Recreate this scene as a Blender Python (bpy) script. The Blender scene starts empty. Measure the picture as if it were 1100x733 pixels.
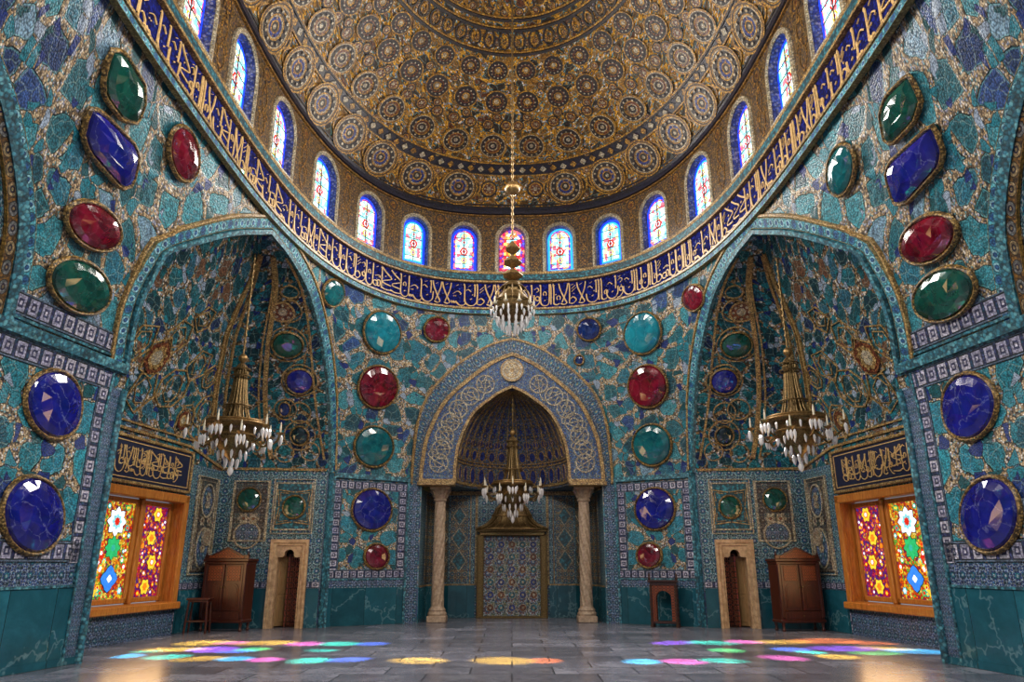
# A domed, mosaic-clad prayer hall
import math, random
import numpy as np
PI=math.pi
def V(*a): return np.array(a,float)
def nrm(v):
    l=np.linalg.norm(v); return v/l if l>1e-12 else v
def lerp(a,b,t): return a+(b-a)*t
# ---------------------------------------------------------------- plan of the hall (metres)
RA,RB,RY,RP=5.6,10.25,11.0,2.8          # oval ring that carries the drum
Z1,Z2,Z3,Z4=4.05,9.15,10.15,12.56       # springing, band foot, band head, dome foot
def oval(th,a=RA,b=RB,yc=RY,p=RP):
    c,s=math.cos(th),math.sin(th)
    return (-a*math.copysign(abs(s)**(2/p),s), yc+b*math.copysign(abs(c)**(2/p),c))
def th_y(y): return math.acos(((y-RY)/RB)**(RP/2)) if y>=RY else PI-math.acos(((RY-y)/RB)**(RP/2))
def th_x(x): return math.asin((abs(x)/RA)**(RP/2))
_th=[i*PI/4000 for i in range(4001)]
_op=np.array([oval(t) for t in _th]); _al=np.r_[0,np.cumsum(np.hypot(*np.diff(_op,axis=0).T))]
RLEN=_al[-1]
def ring_at(a):
    g=1 if a>=0 else -1
    x=np.interp(abs(a),_al,_op[:,0]); y=np.interp(abs(a),_al,_op[:,1])
    return g*x,y
def drum(a,z):
    x,y=ring_at(a); return V(x,y,z)
CT=[(0,0,21.85,0),(1,-2.95,21.85,th_x(2.35)),(2,-5.05,20.55,th_y(18.2)),(3,-7.38,13.24,th_y(11.6)),(4,-7.68,11.5,th_y(9.3)),(5,-7.97,9.75,th_y(7.9)),(6,-8.2,8.0,th_y(6.6)),(7,-8.2,-2.0,th_y(1.5))]
def wall_base(s):
    g=1 if s>=0 else -1; s=abs(s); i=min(int(s),len(CT)-2); t=s-i
    return (g*lerp(CT[i][1],CT[i+1][1],t), lerp(CT[i][2],CT[i+1][2],t), g*lerp(CT[i][3],CT[i+1][3],t))
def shell(s,z):                          # upright wall, leaning in above the springing to meet the ring
    bx,by,th=wall_base(s)
    if z<=Z1: return V(bx,by,z)
    rx,ry=oval(th); w=min((z-Z1)/(Z2-Z1),1)**1.5
    return V(lerp(bx,rx,w),lerp(by,ry,w),z)
_ss=np.linspace(0,7,701)
_sl=np.r_[0,np.cumsum([np.linalg.norm(0.5*(shell(a,5.)+shell(a,1.))-0.5*(shell(b,5.)+shell(b,1.))) for a,b in zip(_ss[:-1],_ss[1:])])]
def s_len(s): return math.copysign(np.interp(abs(s),_ss,_sl),s)
def curve(pts,n):                         # smooth curve through 2-D points, n samples evenly along it
    P=[np.array(p,float) for p in pts]; P=[2*P[0]-P[1]]+P+[2*P[-1]-P[-2]]; out=[]
    for i in range(1,len(P)-2):
        for k in range(12):
            t=k/12; a,b,c,d=P[i-1],P[i],P[i+1],P[i+2]
            out.append(0.5*((2*b)+(c-a)*t+(2*a-5*b+4*c-d)*t*t+(3*b-a-3*c+d)*t**3))
    out.append(P[-2]); out=np.array(out); L=np.r_[0,np.cumsum(np.linalg.norm(np.diff(out,axis=0),axis=1))]
    u=np.linspace(0,L[-1],n)
    return np.stack([np.interp(u,L,out[:,k]) for k in range(out.shape[1])],1)
# alcove arch on the shell: far and near legs as (s,z)
FAR=[(2.03,Z1),(2.06,5.7),(2.12,7.05),(2.25,8.15),(2.43,8.66),(2.62,8.82)]
NEAR=[(3.0,Z1),(3.0,4.7),(3.11,6.0),(3.06,6.75),(2.95,7.5),(2.80,8.25),(2.62,8.82)]
_fc=curve(FAR,80); _nc=curve(NEAR,80)
ZA=8.82
def far_at(z): return shell(np.interp(max(z,Z1),_fc[:,1],_fc[:,0]) if z>Z1 else 2.03, min(z,ZA))
def near_at(z): return shell(np.interp(max(z,Z1),_nc[:,1],_nc[:,0]) if z>Z1 else 3.0, min(z,ZA))
ALC=[(-5.115,20.32),(-8.0,20.0),(-8.70,14.1),(-7.38,13.24)]
_ap=np.array(ALC); _aL=np.r_[0,np.cumsum(np.hypot(*np.diff(_ap,axis=0).T))]
ALEN=_aL[-1]; A1,A2=_aL[1],_aL[2]
_F0,_N0=_ap[0],_ap[-1]; _ch=_N0-_F0; _cl=np.hypot(*_ch); _cd=_ch/_cl; _ce=np.array([_cd[1],-_cd[0]])
if _ce@(_ap[1]-_F0)<0: _ce=-_ce
def alcove(a,z):
    x=np.interp(a,_aL,_ap[:,0]); y=np.interp(a,_aL,_ap[:,1])
    if z<=Z1: return V(x,y,z)
    r=np.array([x,y])-_F0; c=(r@_cd)/_cl; e=r@_ce
    F,N=far_at(z),near_at(z); ch=(N-F)[:2]; l=np.hypot(*ch); dv=ch/l if l>1e-6 else _cd
    ev=np.array([dv[1],-dv[0]]); ev=ev if ev@_ce>0 else -ev
    t=min(max((z-4.4)/(ZA-4.4),0),1); d=math.sqrt(max(1-t**1.7,0))
    q=F[:2]+ch*c+ev*e*d
    return V(q[0],q[1],z)
# oval dome: height m 0..1 -> (z, yc, a, b, p)
DK=np.array([(0,12.56,11.0,5.6,10.25,2.8),(.14,13.12,11.75,5.36,8.95,2.5),(.3,13.75,12.35,4.95,7.75,2.25),(.48,14.6,12.65,4.2,5.9,2.05),(.66,15.55,12.75,3.15,4.0,2.0),(.82,16.3,12.78,1.95,2.3,2.0),(1,16.9,12.8,.0,.0,2.0)])
_dk=curve(DK,200)
def dome_par(m): return [np.interp(m,_dk[:,0],_dk[:,k]) for k in range(1,6)]
_dc={}
def _dtab(m):
    k=round(m,4)
    if k not in _dc:
        z,yc,a,b,p=dome_par(k); t=np.linspace(0,PI,361)
        P=np.array([oval(x,max(a,1e-4),max(b,1e-4),yc,p) for x in t]); L=np.r_[0,np.cumsum(np.hypot(*np.diff(P,axis=0).T))]
        _dc[k]=(z,P,L/L[-1],L[-1])
    return _dc[k]
def dome(f,m):                           # f -1..1 round the oval from the back (positive = left)
    m=min(max(m,0),.9999); k0=math.floor(m*500)/500; t=(m-k0)*500
    def at(k):
        z,P,L,_=_dtab(k); g=abs(f)
        return V(math.copysign(np.interp(g,L,P[:,0]),-f) if f else 0,np.interp(g,L,P[:,1]),z)
    return at(k0) if t<1e-6 else lerp(at(k0),at(min(k0+.002,1)),t)
def dome_len(m): return _dtab(round(m*500)/500)[3]
# prayer niche curves on the back wall: (s,z)
O1=[(1.04,3.9),(1.035,5.0),(1.02,5.75),(.9,6.68),(.61,7.45),(.26,8.02),(0,8.3)]
O2=[(.92,3.9),(.91,4.6),(.87,5.4),(.70,6.40),(.32,7.28),(0,7.8)]
O3=[(.58,3.9),(.575,4.5),(.535,5.2),(.40,5.98),(.17,6.52),(0,6.8)]
_o3=curve(O3,80)
NZ=3.9
def niche(ph,z):                         # half dome of the niche; ph 0..1 from left foot to right foot
    s=np.interp(z,_o3[:,1],_o3[:,0]); L=shell(s,z); t=min(max((z-NZ)/(6.8-NZ),0),1)
    hw=-L[0]; d=2.15*math.sqrt(max(1-t**1.9,0)); an=PI*ph
    return V(-hw*math.cos(an),L[1]+d*math.sin(an),z)
NIC=[(-2.70,21.87),(-2.62,23.2),(-2.02,24.1),(2.02,24.1),(2.62,23.2),(2.70,21.87)]
_np=np.array(NIC); _nL=np.r_[0,np.cumsum(np.hypot(*np.diff(_np,axis=0).T))]; _nL-=_nL[-1]/2
NLEN=_nL[-1]
def nwall(a,z): return V(np.interp(a,_nL,_np[:,0]),np.interp(a,_nL,_np[:,1]),z)
CEN=V(0,12.5,4.5)
def frame(P,a,b,cen=None):               # point, right (seen from inside), up, normal, ta, tb
    e=2e-3; ta=(P(a+e,b)-P(a-e,b))/(2*e); tb=(P(a,b+e)-P(a,b-e))/(2*e); p=P(a,b)
    n=np.cross(ta,tb); l=np.linalg.norm(n)
    n=n/l if l>1e-9 else V(0,-1,0)
    if n@((CEN if cen is None else cen)-p)<0: n=-n
    up=nrm(tb-n*(tb@n)); return p,np.cross(up,n),up,n,ta,tb
def local(P,a,b,fr,x,y,off):             # metric offset (x right, y up) on the surface P about (a,b)
    p,r,up,n,ta,tb=fr; w=r*x+up*y
    M=np.array([[ta@ta,ta@tb],[ta@tb,tb@tb]]); d=np.linalg.solve(M,[ta@w,tb@w])
    return P(a+d[0],b+d[1])+n*off
def exact(P,a,b,fr,x,y,off):             # as local(), but solved exactly, so that it also holds across a fold of the surface
    p,r,up,n,ta,tb=fr; da=db=0.0; M=np.array([[ta@r,tb@r],[ta@up,tb@up]]); w=np.array([x,y])
    for _ in range(5):
        q=P(a+da,b+db)-p; e=w-np.array([q@r,q@up])
        if abs(e).max()<1e-4: break
        h=2e-3; pa=(P(a+da+h,b+db)-P(a+da-h,b+db))/(2*h); pb=(P(a+da,b+db+h)-P(a+da,b+db-h))/(2*h)
        M=np.array([[pa@r,pb@r],[pa@up,pb@up]]); d=np.linalg.solve(M,e); da+=d[0]; db+=d[1]
    return P(a+da,b+db)+n*off
import bpy, bmesh
from mathutils import Vector, Matrix
from mathutils.geometry import delaunay_2d_cdt
SC=bpy.context.scene; COL=SC.collection
SIDE=1                                   # 1 = left half as written, -1 = its mirror image
# ---------------------------------------------------------------- mesh builder
class MB:
    def __init__(s): s.v=[]; s.f=[]; s.u=[]; s.m=[]; s.X=None
    def p(s,q):
        q=np.asarray(q,float)
        if s.X is not None: q=s.X[:3,:3]@q+s.X[:3,3]
        s.v.append(q); return len(s.v)-1
    def face(s,idx,uv=None,m=0): s.f.append(tuple(idx)); s.u.append(uv); s.m.append(m)
    def quads(s,rows,uv=None,m=0,cu=False,cv=False):
        R=len(rows); C=len(rows[0]); I=[[s.p(q) for q in r] for r in rows]
        for i in range(R if cv else R-1):
            for j in range(C if cu else C-1):
                i2,j2=(i+1)%R,(j+1)%C
                t=[uv(i,j),uv(i,j+1),uv(i+1,j+1),uv(i+1,j)] if uv else None
                s.face((I[i][j],I[i][j2],I[i2][j2],I[i2][j]),t,m(i,j) if callable(m) else m)
        return I
    def box(s,c,d,m=0,bev=0.0,rz=0.0):
        c=np.array(c,float); h=np.array(d,float)/2; b=min(bev,h.min()*.49)
        cs,sn=math.cos(rz),math.sin(rz)
        def add(q): return s.p((c[0]+q[0]*cs-q[1]*sn,c[1]+q[0]*sn+q[1]*cs,c[2]+q[2]))
        if b<=0:
            I=[add((x*h[0],y*h[1],z*h[2])) for z in (-1,1) for y in (-1,1) for x in (-1,1)]
            for f in ((0,2,3,1),(4,5,7,6),(0,1,5,4),(1,3,7,5),(3,2,6,7),(2,0,4,6)): s.face([I[k] for k in f],None,m)
            return
        I={}
        for sx in (-1,1):
            for sy in (-1,1):
                for sz in (-1,1):
                    for ax in range(3):
                        q=[sx*(h[0]-b),sy*(h[1]-b),sz*(h[2]-b)]; q[ax]+=(sx,sy,sz)[ax]*b; I[sx,sy,sz,ax]=add(q)
        for ax in range(3):
            o=[k for k in range(3) if k!=ax]
            for sg in (-1,1):
                def g(a,b_):
                    k=[0,0,0]; k[ax]=sg; k[o[0]]=a; k[o[1]]=b_; return I[tuple(k)+(ax,)]
                q=[g(-1,-1),g(1,-1),g(1,1),g(-1,1)]; s.face(q if (sg>0)==(ax!=1) else q[::-1],None,m)
        for ax in range(3):
            o=[k for k in range(3) if k!=ax]
            for a in (-1,1):
                for b_ in (-1,1):
                    def g(e,which):
                        k=[0,0,0]; k[ax]=e; k[o[0]]=a; k[o[1]]=b_; return I[tuple(k)+(which,)]
                    q=[g(-1,o[0]),g(1,o[0]),g(1,o[1]),g(-1,o[1])]
                    s.face(q,None,m)
        for k in [(x,y,z) for x in (-1,1) for y in (-1,1) for z in (-1,1)]: s.face([I[k+(0,)],I[k+(1,)],I[k+(2,)]],None,m)
    def lathe(s,prof,c=(0,0,0),n=20,m=0,fn=None,cap=True):
        rows=[]
        for k,(r,z) in enumerate(prof):
            row=[]
            for j in range(n):
                a=2*PI*j/n; rr=r*(fn(a,z) if fn else 1); row.append((c[0]+rr*math.cos(a),c[1]+rr*math.sin(a),c[2]+z))
            rows.append(row)
        I=s.quads(rows,None,m,cu=True)
        if cap: s.face(I[0][::-1],None,m if not callable(m) else 0); s.face(I[-1],None,m if not callable(m) else 0)
    def tube(s,path,r,n=6,m=0,closed=False):
        P=[np.array(p,float) for p in path]; rows=[]; N=len(P); up=None
        for i in range(N):
            d=nrm(P[(i+1)%N]-P[i-1]) if closed else nrm(P[min(i+1,N-1)]-P[max(i-1,0)])
            if up is None: up=nrm(np.cross(d,V(0,0,1) if abs(d[2])<.9 else V(1,0,0)))
            up=nrm(up-d*(up@d)); b=np.cross(d,up); rr=r(i/(N-1)) if callable(r) else r
            rows.append([P[i]+(up*math.cos(2*PI*j/n)+b*math.sin(2*PI*j/n))*rr for j in range(n)])
        I=s.quads(rows,None,m,cu=True,cv=closed)
        if not closed: s.face(I[0][::-1],None,m); s.face(I[-1],None,m)
    def prism(s,poly,y0,y1,m=0):           # polygon in x,z pushed from y0 to y1
        a=[s.p((x,y0,z)) for x,z in poly]; b=[s.p((x,y1,z)) for x,z in poly]; n=len(poly)
        s.face(a,None,m); s.face(b[::-1],None,m)
        for i in range(n): s.face((a[i],b[i],b[(i+1)%n],a[(i+1)%n]),None,m)
    def strip(s,pts,nors,w,h,m=0,closed=False,uvu=None):   # raised flat ribbon along 3-D points lying on a surface
        P=[np.array(p) for p in pts]; N=len(P); rows=[]; L=0; us=[]
        for i in range(N):
            d=P[(i+1)%N]-P[i-1] if closed else P[min(i+1,N-1)]-P[max(i-1,0)]
            sd=nrm(np.cross(nors[i],nrm(d))); ww=w[i] if hasattr(w,'__len__') else w
            if i: L+=np.linalg.norm(P[i]-P[i-1])
            us.append(L); n=nors[i]
            rows.append([P[i]-sd*ww/2,P[i]-sd*ww*.42+n*h,P[i]+sd*ww*.42+n*h,P[i]+sd*ww/2])
        us.append(L+(np.linalg.norm(P[0]-P[-1]) if closed else 0)); vv=(0,.04,.96,1)
        s.quads(rows,lambda i,j:(us[i],vv[j]),m,cv=closed)
    def build(s,name,mats,parent=None,smooth=None,side=None):
        sd=SIDE if side is None else side
        Vx=np.array(s.v).reshape(-1,3).copy(); F=s.f; U=s.u
        if sd<0: Vx[:,0]*=-1; F=[f[::-1] for f in F]; U=[u[::-1] if u else None for u in U]
        if parent is not None:
            o=parent
            while o is not None: Vx-=np.array(o.location); o=o.parent
        me=bpy.data.meshes.new(name); me.from_pydata([tuple(q) for q in Vx],[],F)
        for m in (mats if isinstance(mats,(list,tuple)) else [mats]): me.materials.append(m)
        if any(k for k in s.m): me.polygons.foreach_set('material_index',s.m)
        if any(u for u in U):
            l=me.uv_layers.new(name='UV'); arr=[]
            for f,u in zip(F,U):
                for k in range(len(f)): arr+= u[k] if u else (0,0)
            l.data.foreach_set('uv',[float(x) for x in arr])
        if not any(u for u in U):
            bm=bmesh.new(); bm.from_mesh(me); bmesh.ops.recalc_face_normals(bm,faces=bm.faces[:]); bm.to_mesh(me); bm.free()
        if smooth is not None:
            me.polygons.foreach_set('use_smooth',[True]*len(me.polygons))
            if smooth<180: me.set_sharp_from_angle(angle=math.radians(smooth))
        me.update(); o=bpy.data.objects.new(name,me); COL.objects.link(o)
        if parent is not None: o.parent=parent
        return o
def tag(o,label=None,cat=None,group=None,kind=None):
    if label: o['label']=label
    if cat: o['category']=cat
    if group: o['group']=group
    if kind: o['kind']=kind
    return o
def thing(name,label,cat,loc,group=None,kind=None,side=None):
    o=bpy.data.objects.new(name,None); COL.objects.link(o); sd=SIDE if side is None else side
    o.location=(loc[0]*sd,loc[1],loc[2]); o.empty_display_size=.2
    return tag(o,label,cat,group,kind)
def struct(o,label=None): o['kind']='structure'; (label and o.__setitem__('label',label)); return o
def inside(pt,poly):
    x,y=pt; r=False; n=len(poly); j=n-1
    for i in range(n):
        xi,yi=poly[i]; xj,yj=poly[j]
        if (yi>y)!=(yj>y) and x<(xj-xi)*(y-yi)/(yj-yi)+xi: r=not r
        j=i
    return r
def sheet(mb,P,a0,a1,b0,b1,da,db,holes=(),ka=1.0,ua=None,m=0,extra=()):
    """surface P(a,b) over a rectangle with holes cut out of it; (a,b) polygons"""
    pts=[]; edges=[]
    def loop(poly):
        k=len(pts); pts.extend((x*ka,y) for x,y in poly); n=len(poly); edges.extend((k+i,k+(i+1)%n) for i in range(n))
    na=max(1,round((a1-a0)/da)); nb=max(1,round((b1-b0)/db))
    A=sorted(set(np.linspace(a0,a1,na+1).tolist()+[e for e in extra if a0<e<a1])); B=np.linspace(b0,b1,nb+1)
    loop([(x,b0) for x in A[:-1]]+[(a1,y) for y in B[:-1]]+[(x,b1) for x in A[:0:-1]]+[(a0,y) for y in B[:0:-1]])
    for h in holes: loop(h)
    H=[np.array([(x*ka,y) for x,y in h]) for h in holes]; near=.3*min(da*ka,db)
    for x in A[1:-1]:
        for y in B[1:-1]:
            if any(inside((x*ka,y),h) or np.min(np.hypot(h[:,0]-x*ka,h[:,1]-y))<near for h in H): continue
            pts.append((x*ka,y))
    for e in extra:
        if not a0<e<a1: continue
        for y0,y1 in zip(B[:-1],B[1:]):
            pass
    vo,_,fo,_,_,_=delaunay_2d_cdt([Vector(p) for p in pts],edges,[],0,1e-5)
    idx={}
    def vid(k):
        if k not in idx:
            a,b=vo[k][0]/ka,vo[k][1]; idx[k]=mb.p(P(a,b))
        return idx[k]
    cc=CEN
    for f in fo:
        c=(sum(vo[k][0] for k in f)/len(f),sum(vo[k][1] for k in f)/len(f))
        if not(a0*ka<c[0]<a1*ka and b0<c[1]<b1) or any(inside(c,h) for h in H): continue
        ids=[vid(k) for k in f]; q=[mb.v[i] for i in ids]; n=np.cross(q[1]-q[0],q[2]-q[0])
        fl=list(f)
        if n@(cc-q[0])<0: ids.reverse(); fl.reverse()
        mb.face(ids,[((ua(vo[k][0]/ka) if ua else vo[k][0]/ka),vo[k][1]) for k in fl],m)
def patch(mb,P,a0,a1,b0,b1,da,db,off,ua=None,m=0,uv=None):    # thin facing laid on a surface
    na=max(1,round(abs(a1-a0)/da)); nb=max(1,round(abs(b1-b0)/db)); A=np.linspace(a0,a1,na+1); B=np.linspace(b0,b1,nb+1); rows=[]
    for b in B:
        row=[]
        for a in A:
            p,r,up,n,_,_=frame(P,a,b); row.append(p+n*off)
        rows.append(row)
    f=uv or (lambda a,b:((ua(a) if ua else a),b))
    fl=len(mb.f)
    mb.quads(rows,lambda i,j:f(A[j],B[i]),m)
    # edges
    def rim(seq):
        q=[]
        for a,b in seq:
            p,r,up,n,_,_=frame(P,a,b); q.append((p+n*off,p-n*.002))
        mb.quads([[x[0] for x in q],[x[1] for x in q]],lambda i,j:(seq[min(j,len(seq)-1)][0],seq[min(j,len(seq)-1)][1]),m)
    rim([(a,b0) for a in A]); rim([(a,b1) for a in A]); rim([(a0,b) for b in B]); rim([(a1,b) for b in B])
def onsurf(P,path,off=0.0):
    pts=[];ns=[]
    for a,b in path:
        p,r,up,n,_,_=frame(P,a,b); pts.append(p+n*off); ns.append(n)
    return pts,ns
def line(mb,P,path,w,h,m=0,closed=False,off=0.0):
    p,n=onsurf(P,path,off); mb.strip(p,n,w,h,m,closed)
def disc(mb,P,a,b,rings,n=20,off=.004,step=.004,sq=1.0):
    """flat rosette on a surface: rings = [(r0,r1,mat)]"""
    fr=frame(P,a,b); k=0
    for r0,r1,m in rings:
        k+=1
        if r0<=0:
            I=[mb.p(local(P,a,b,fr,r1*math.cos(2*PI*j/n),sq*r1*math.sin(2*PI*j/n),off+step*k)) for j in range(n)]; mb.face(I,[(r1*math.cos(2*PI*j/n),r1*math.sin(2*PI*j/n)) for j in range(n)],m)
        else:
            rows=[[local(P,a,b,fr,r*math.cos(2*PI*j/n),sq*r*math.sin(2*PI*j/n),off+step*k) for j in range(n)] for r in (r0,r1)]
            mb.quads(rows,lambda i,j:(j*.1*r1,i*.1),m,cu=True)
def dots(mb,P,a,b,R,cnt,r,m,off=.03,n=6,ph=0,sq=1.0):
    fr=frame(P,a,b)
    for k in range(cnt):
        t=2*PI*k/cnt+ph; x,y=R*math.cos(t),sq*R*math.sin(t)
        I=[mb.p(local(P,a,b,fr,x+r*math.cos(2*PI*j/n),y+r*math.sin(2*PI*j/n),off)) for j in range(n)]; mb.face(I,[(0,0)]*n,m)
def oval_path(P,a,b,rx,ry,n=28,rot=0):
    fr=frame(P,a,b); p,r,up,nn,ta,tb=fr; out=[]
    M=np.array([[ta@ta,ta@tb],[ta@tb,tb@tb]]); c,s_=math.cos(rot),math.sin(rot)
    for k in range(n):
        t=2*PI*k/n; x,y=rx*math.cos(t),ry*math.sin(t); w=r*(x*c-y*s_)+up*(x*s_+y*c); d=np.linalg.solve(M,[ta@w,tb@w]); out.append((a+d[0],b+d[1]))
    return out
def poly_path(P,a,b,xy):
    fr=frame(P,a,b); p,r,up,nn,ta,tb=fr; M=np.array([[ta@ta,ta@tb],[ta@tb,tb@tb]]); out=[]
    for x,y in xy:
        w=r*x+up*y; d=np.linalg.solve(M,[ta@w,tb@w]); out.append((a+d[0],b+d[1]))
    return out
# ---------------------------------------------------------------- materials
def lin(h,a=1.0):
    if isinstance(h,str):
        c=[int(h[i:i+2],16)/255 for i in (1,3,5)]; c=[x/12.92 if x<=.04045 else ((x+.055)/1.055)**2.4 for x in c]
    else: c=list(h)
    return (*c,a)
class X:                                  # a socket with arithmetic
    def __init__(s,S,k): s.S=S; s.k=k
    def __add__(s,o): return s.S.math('ADD',s,o)
    def __radd__(s,o): return s.S.math('ADD',s,o)
    def __sub__(s,o): return s.S.math('SUBTRACT',s,o)
    def __rsub__(s,o): return s.S.math('SUBTRACT',o,s)
    def __mul__(s,o): return s.S.math('MULTIPLY',s,o)
    def __rmul__(s,o): return s.S.math('MULTIPLY',s,o)
    def __truediv__(s,o): return s.S.math('DIVIDE',s,o)
    def lt(s,o): return s.S.math('LESS_THAN',s,o)
    def gt(s,o): return s.S.math('GREATER_THAN',s,o)
    def f(s,fn,o=None): return s.S.math(fn,s,o)
class Sh:
    def __init__(s,name):
        s.mat=bpy.data.materials.new(name); s.mat.use_nodes=True; s.nt=s.mat.node_tree; s.nt.nodes.clear()
        s.out=s.nt.nodes.new('ShaderNodeOutputMaterial'); s.b=s.nt.nodes.new('ShaderNodeBsdfPrincipled')
        s.nt.links.new(s.b.outputs[0],s.out.inputs[0]); s._tc=None
    def put(s,inp,v):
        if isinstance(v,X): s.nt.links.new(v.k,inp)
        elif v is not None:
            try: inp.default_value=v
            except Exception: inp.default_value=(v,v,v)
    def math(s,op,a,b=None,c=None):
        n=s.nt.nodes.new('ShaderNodeMath'); n.operation=op; s.put(n.inputs[0],a); s.put(n.inputs[1],b)
        if c is not None: s.put(n.inputs[2],c)
        return X(s,n.outputs[0])
    def tc(s,k):
        if s._tc is None: s._tc=s.nt.nodes.new('ShaderNodeTexCoord')
        return X(s,s._tc.outputs[k])
    def vm(s,op,a,b=None,scale=None):
        n=s.nt.nodes.new('ShaderNodeVectorMath'); n.operation=op; s.put(n.inputs[0],a); s.put(n.inputs[1],b)
        if scale is not None: n.inputs['Scale'].default_value=scale
        return X(s,n.outputs['Value' if op in('LENGTH','DOT_PRODUCT') else 'Vector'])
    def sep(s,v):
        n=s.nt.nodes.new('ShaderNodeSeparateXYZ'); s.put(n.inputs[0],v); return [X(s,o) for o in n.outputs]
    def comb(s,x,y,z=0.0):
        n=s.nt.nodes.new('ShaderNodeCombineXYZ'); s.put(n.inputs[0],x); s.put(n.inputs[1],y); s.put(n.inputs[2],z); return X(s,n.outputs[0])
    def vor(s,v,sc,feat='F1',rnd=1.0,dim='2D',metric='EUCLIDEAN'):
        n=s.nt.nodes.new('ShaderNodeTexVoronoi'); n.voronoi_dimensions=dim; n.feature=feat
        if feat!='DISTANCE_TO_EDGE': n.distance=metric
        s.put(n.inputs['Vector'],v); n.inputs['Scale'].default_value=sc; n.inputs['Randomness'].default_value=rnd
        if feat=='DISTANCE_TO_EDGE': return X(s,n.outputs['Distance'])
        return X(s,n.outputs['Distance']),X(s,n.outputs['Color']),X(s,n.outputs['Position'])
    def noise(s,v,sc,det=3,rough=.55,dist=0,dim='3D',col=False):
        n=s.nt.nodes.new('ShaderNodeTexNoise'); n.noise_dimensions=dim; s.put(n.inputs['Vector'],v); n.inputs['Scale'].default_value=sc
        n.inputs['Detail'].default_value=det; n.inputs['Roughness'].default_value=rough; n.inputs['Distortion'].default_value=dist
        return X(s,n.outputs['Color' if col else 0])
    def ramp(s,f,stops,const=False):
        n=s.nt.nodes.new('ShaderNodeValToRGB'); r=n.color_ramp; r.interpolation='CONSTANT' if const else 'LINEAR'
        while len(r.elements)<len(stops): r.elements.new(.5)
        for e,(p,c) in zip(r.elements,stops): e.position=p; e.color=lin(c)
        s.put(n.inputs[0],f); return X(s,n.outputs[0])
    def mix(s,f,a,b,mode='MIX'):
        n=s.nt.nodes.new('ShaderNodeMix'); n.data_type='RGBA'; n.blend_type=mode; s.put(n.inputs[0],f)
        for i,v in ((6,a),(7,b)): s.put(n.inputs[i],v if isinstance(v,X) else (lin(v) if isinstance(v,str) else (v,v,v,1)))
        return X(s,n.outputs[2])
    def step(s,x,a,b):                    # smooth 0..1 between a and b
        n=s.nt.nodes.new('ShaderNodeMapRange'); n.interpolation_type='SMOOTHSTEP'; s.put(n.inputs[0],x); n.inputs[1].default_value=a; n.inputs[2].default_value=b
        return X(s,n.outputs[0])
    def bump(s,h,st=.3,d=.01):
        n=s.nt.nodes.new('ShaderNodeBump'); n.inputs['Strength'].default_value=st; n.inputs['Distance'].default_value=d; s.put(n.inputs['Height'],h)
        s.nt.links.new(n.outputs[0],s.b.inputs['Normal'])
    def set(s,col=None,rough=.5,metal=0,spec=.5,**k):
        if col is not None: s.put(s.b.inputs['Base Color'],col if isinstance(col,X) else lin(col))
        s.put(s.b.inputs['Roughness'],rough); s.b.inputs['Metallic'].default_value=metal; s.b.inputs['Specular IOR Level'].default_value=spec
        for a,v in k.items():
            v=lin(v) if isinstance(v,str) else v
            s.put(s.b.inputs[a.replace('_',' ')],v)
        return s.mat
def scale_col(S,c,f): return S.mix(1.0,c,S.comb(f,f,f),'MULTIPLY')
def uvw(S,off=None): return S.tc('UV')
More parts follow.
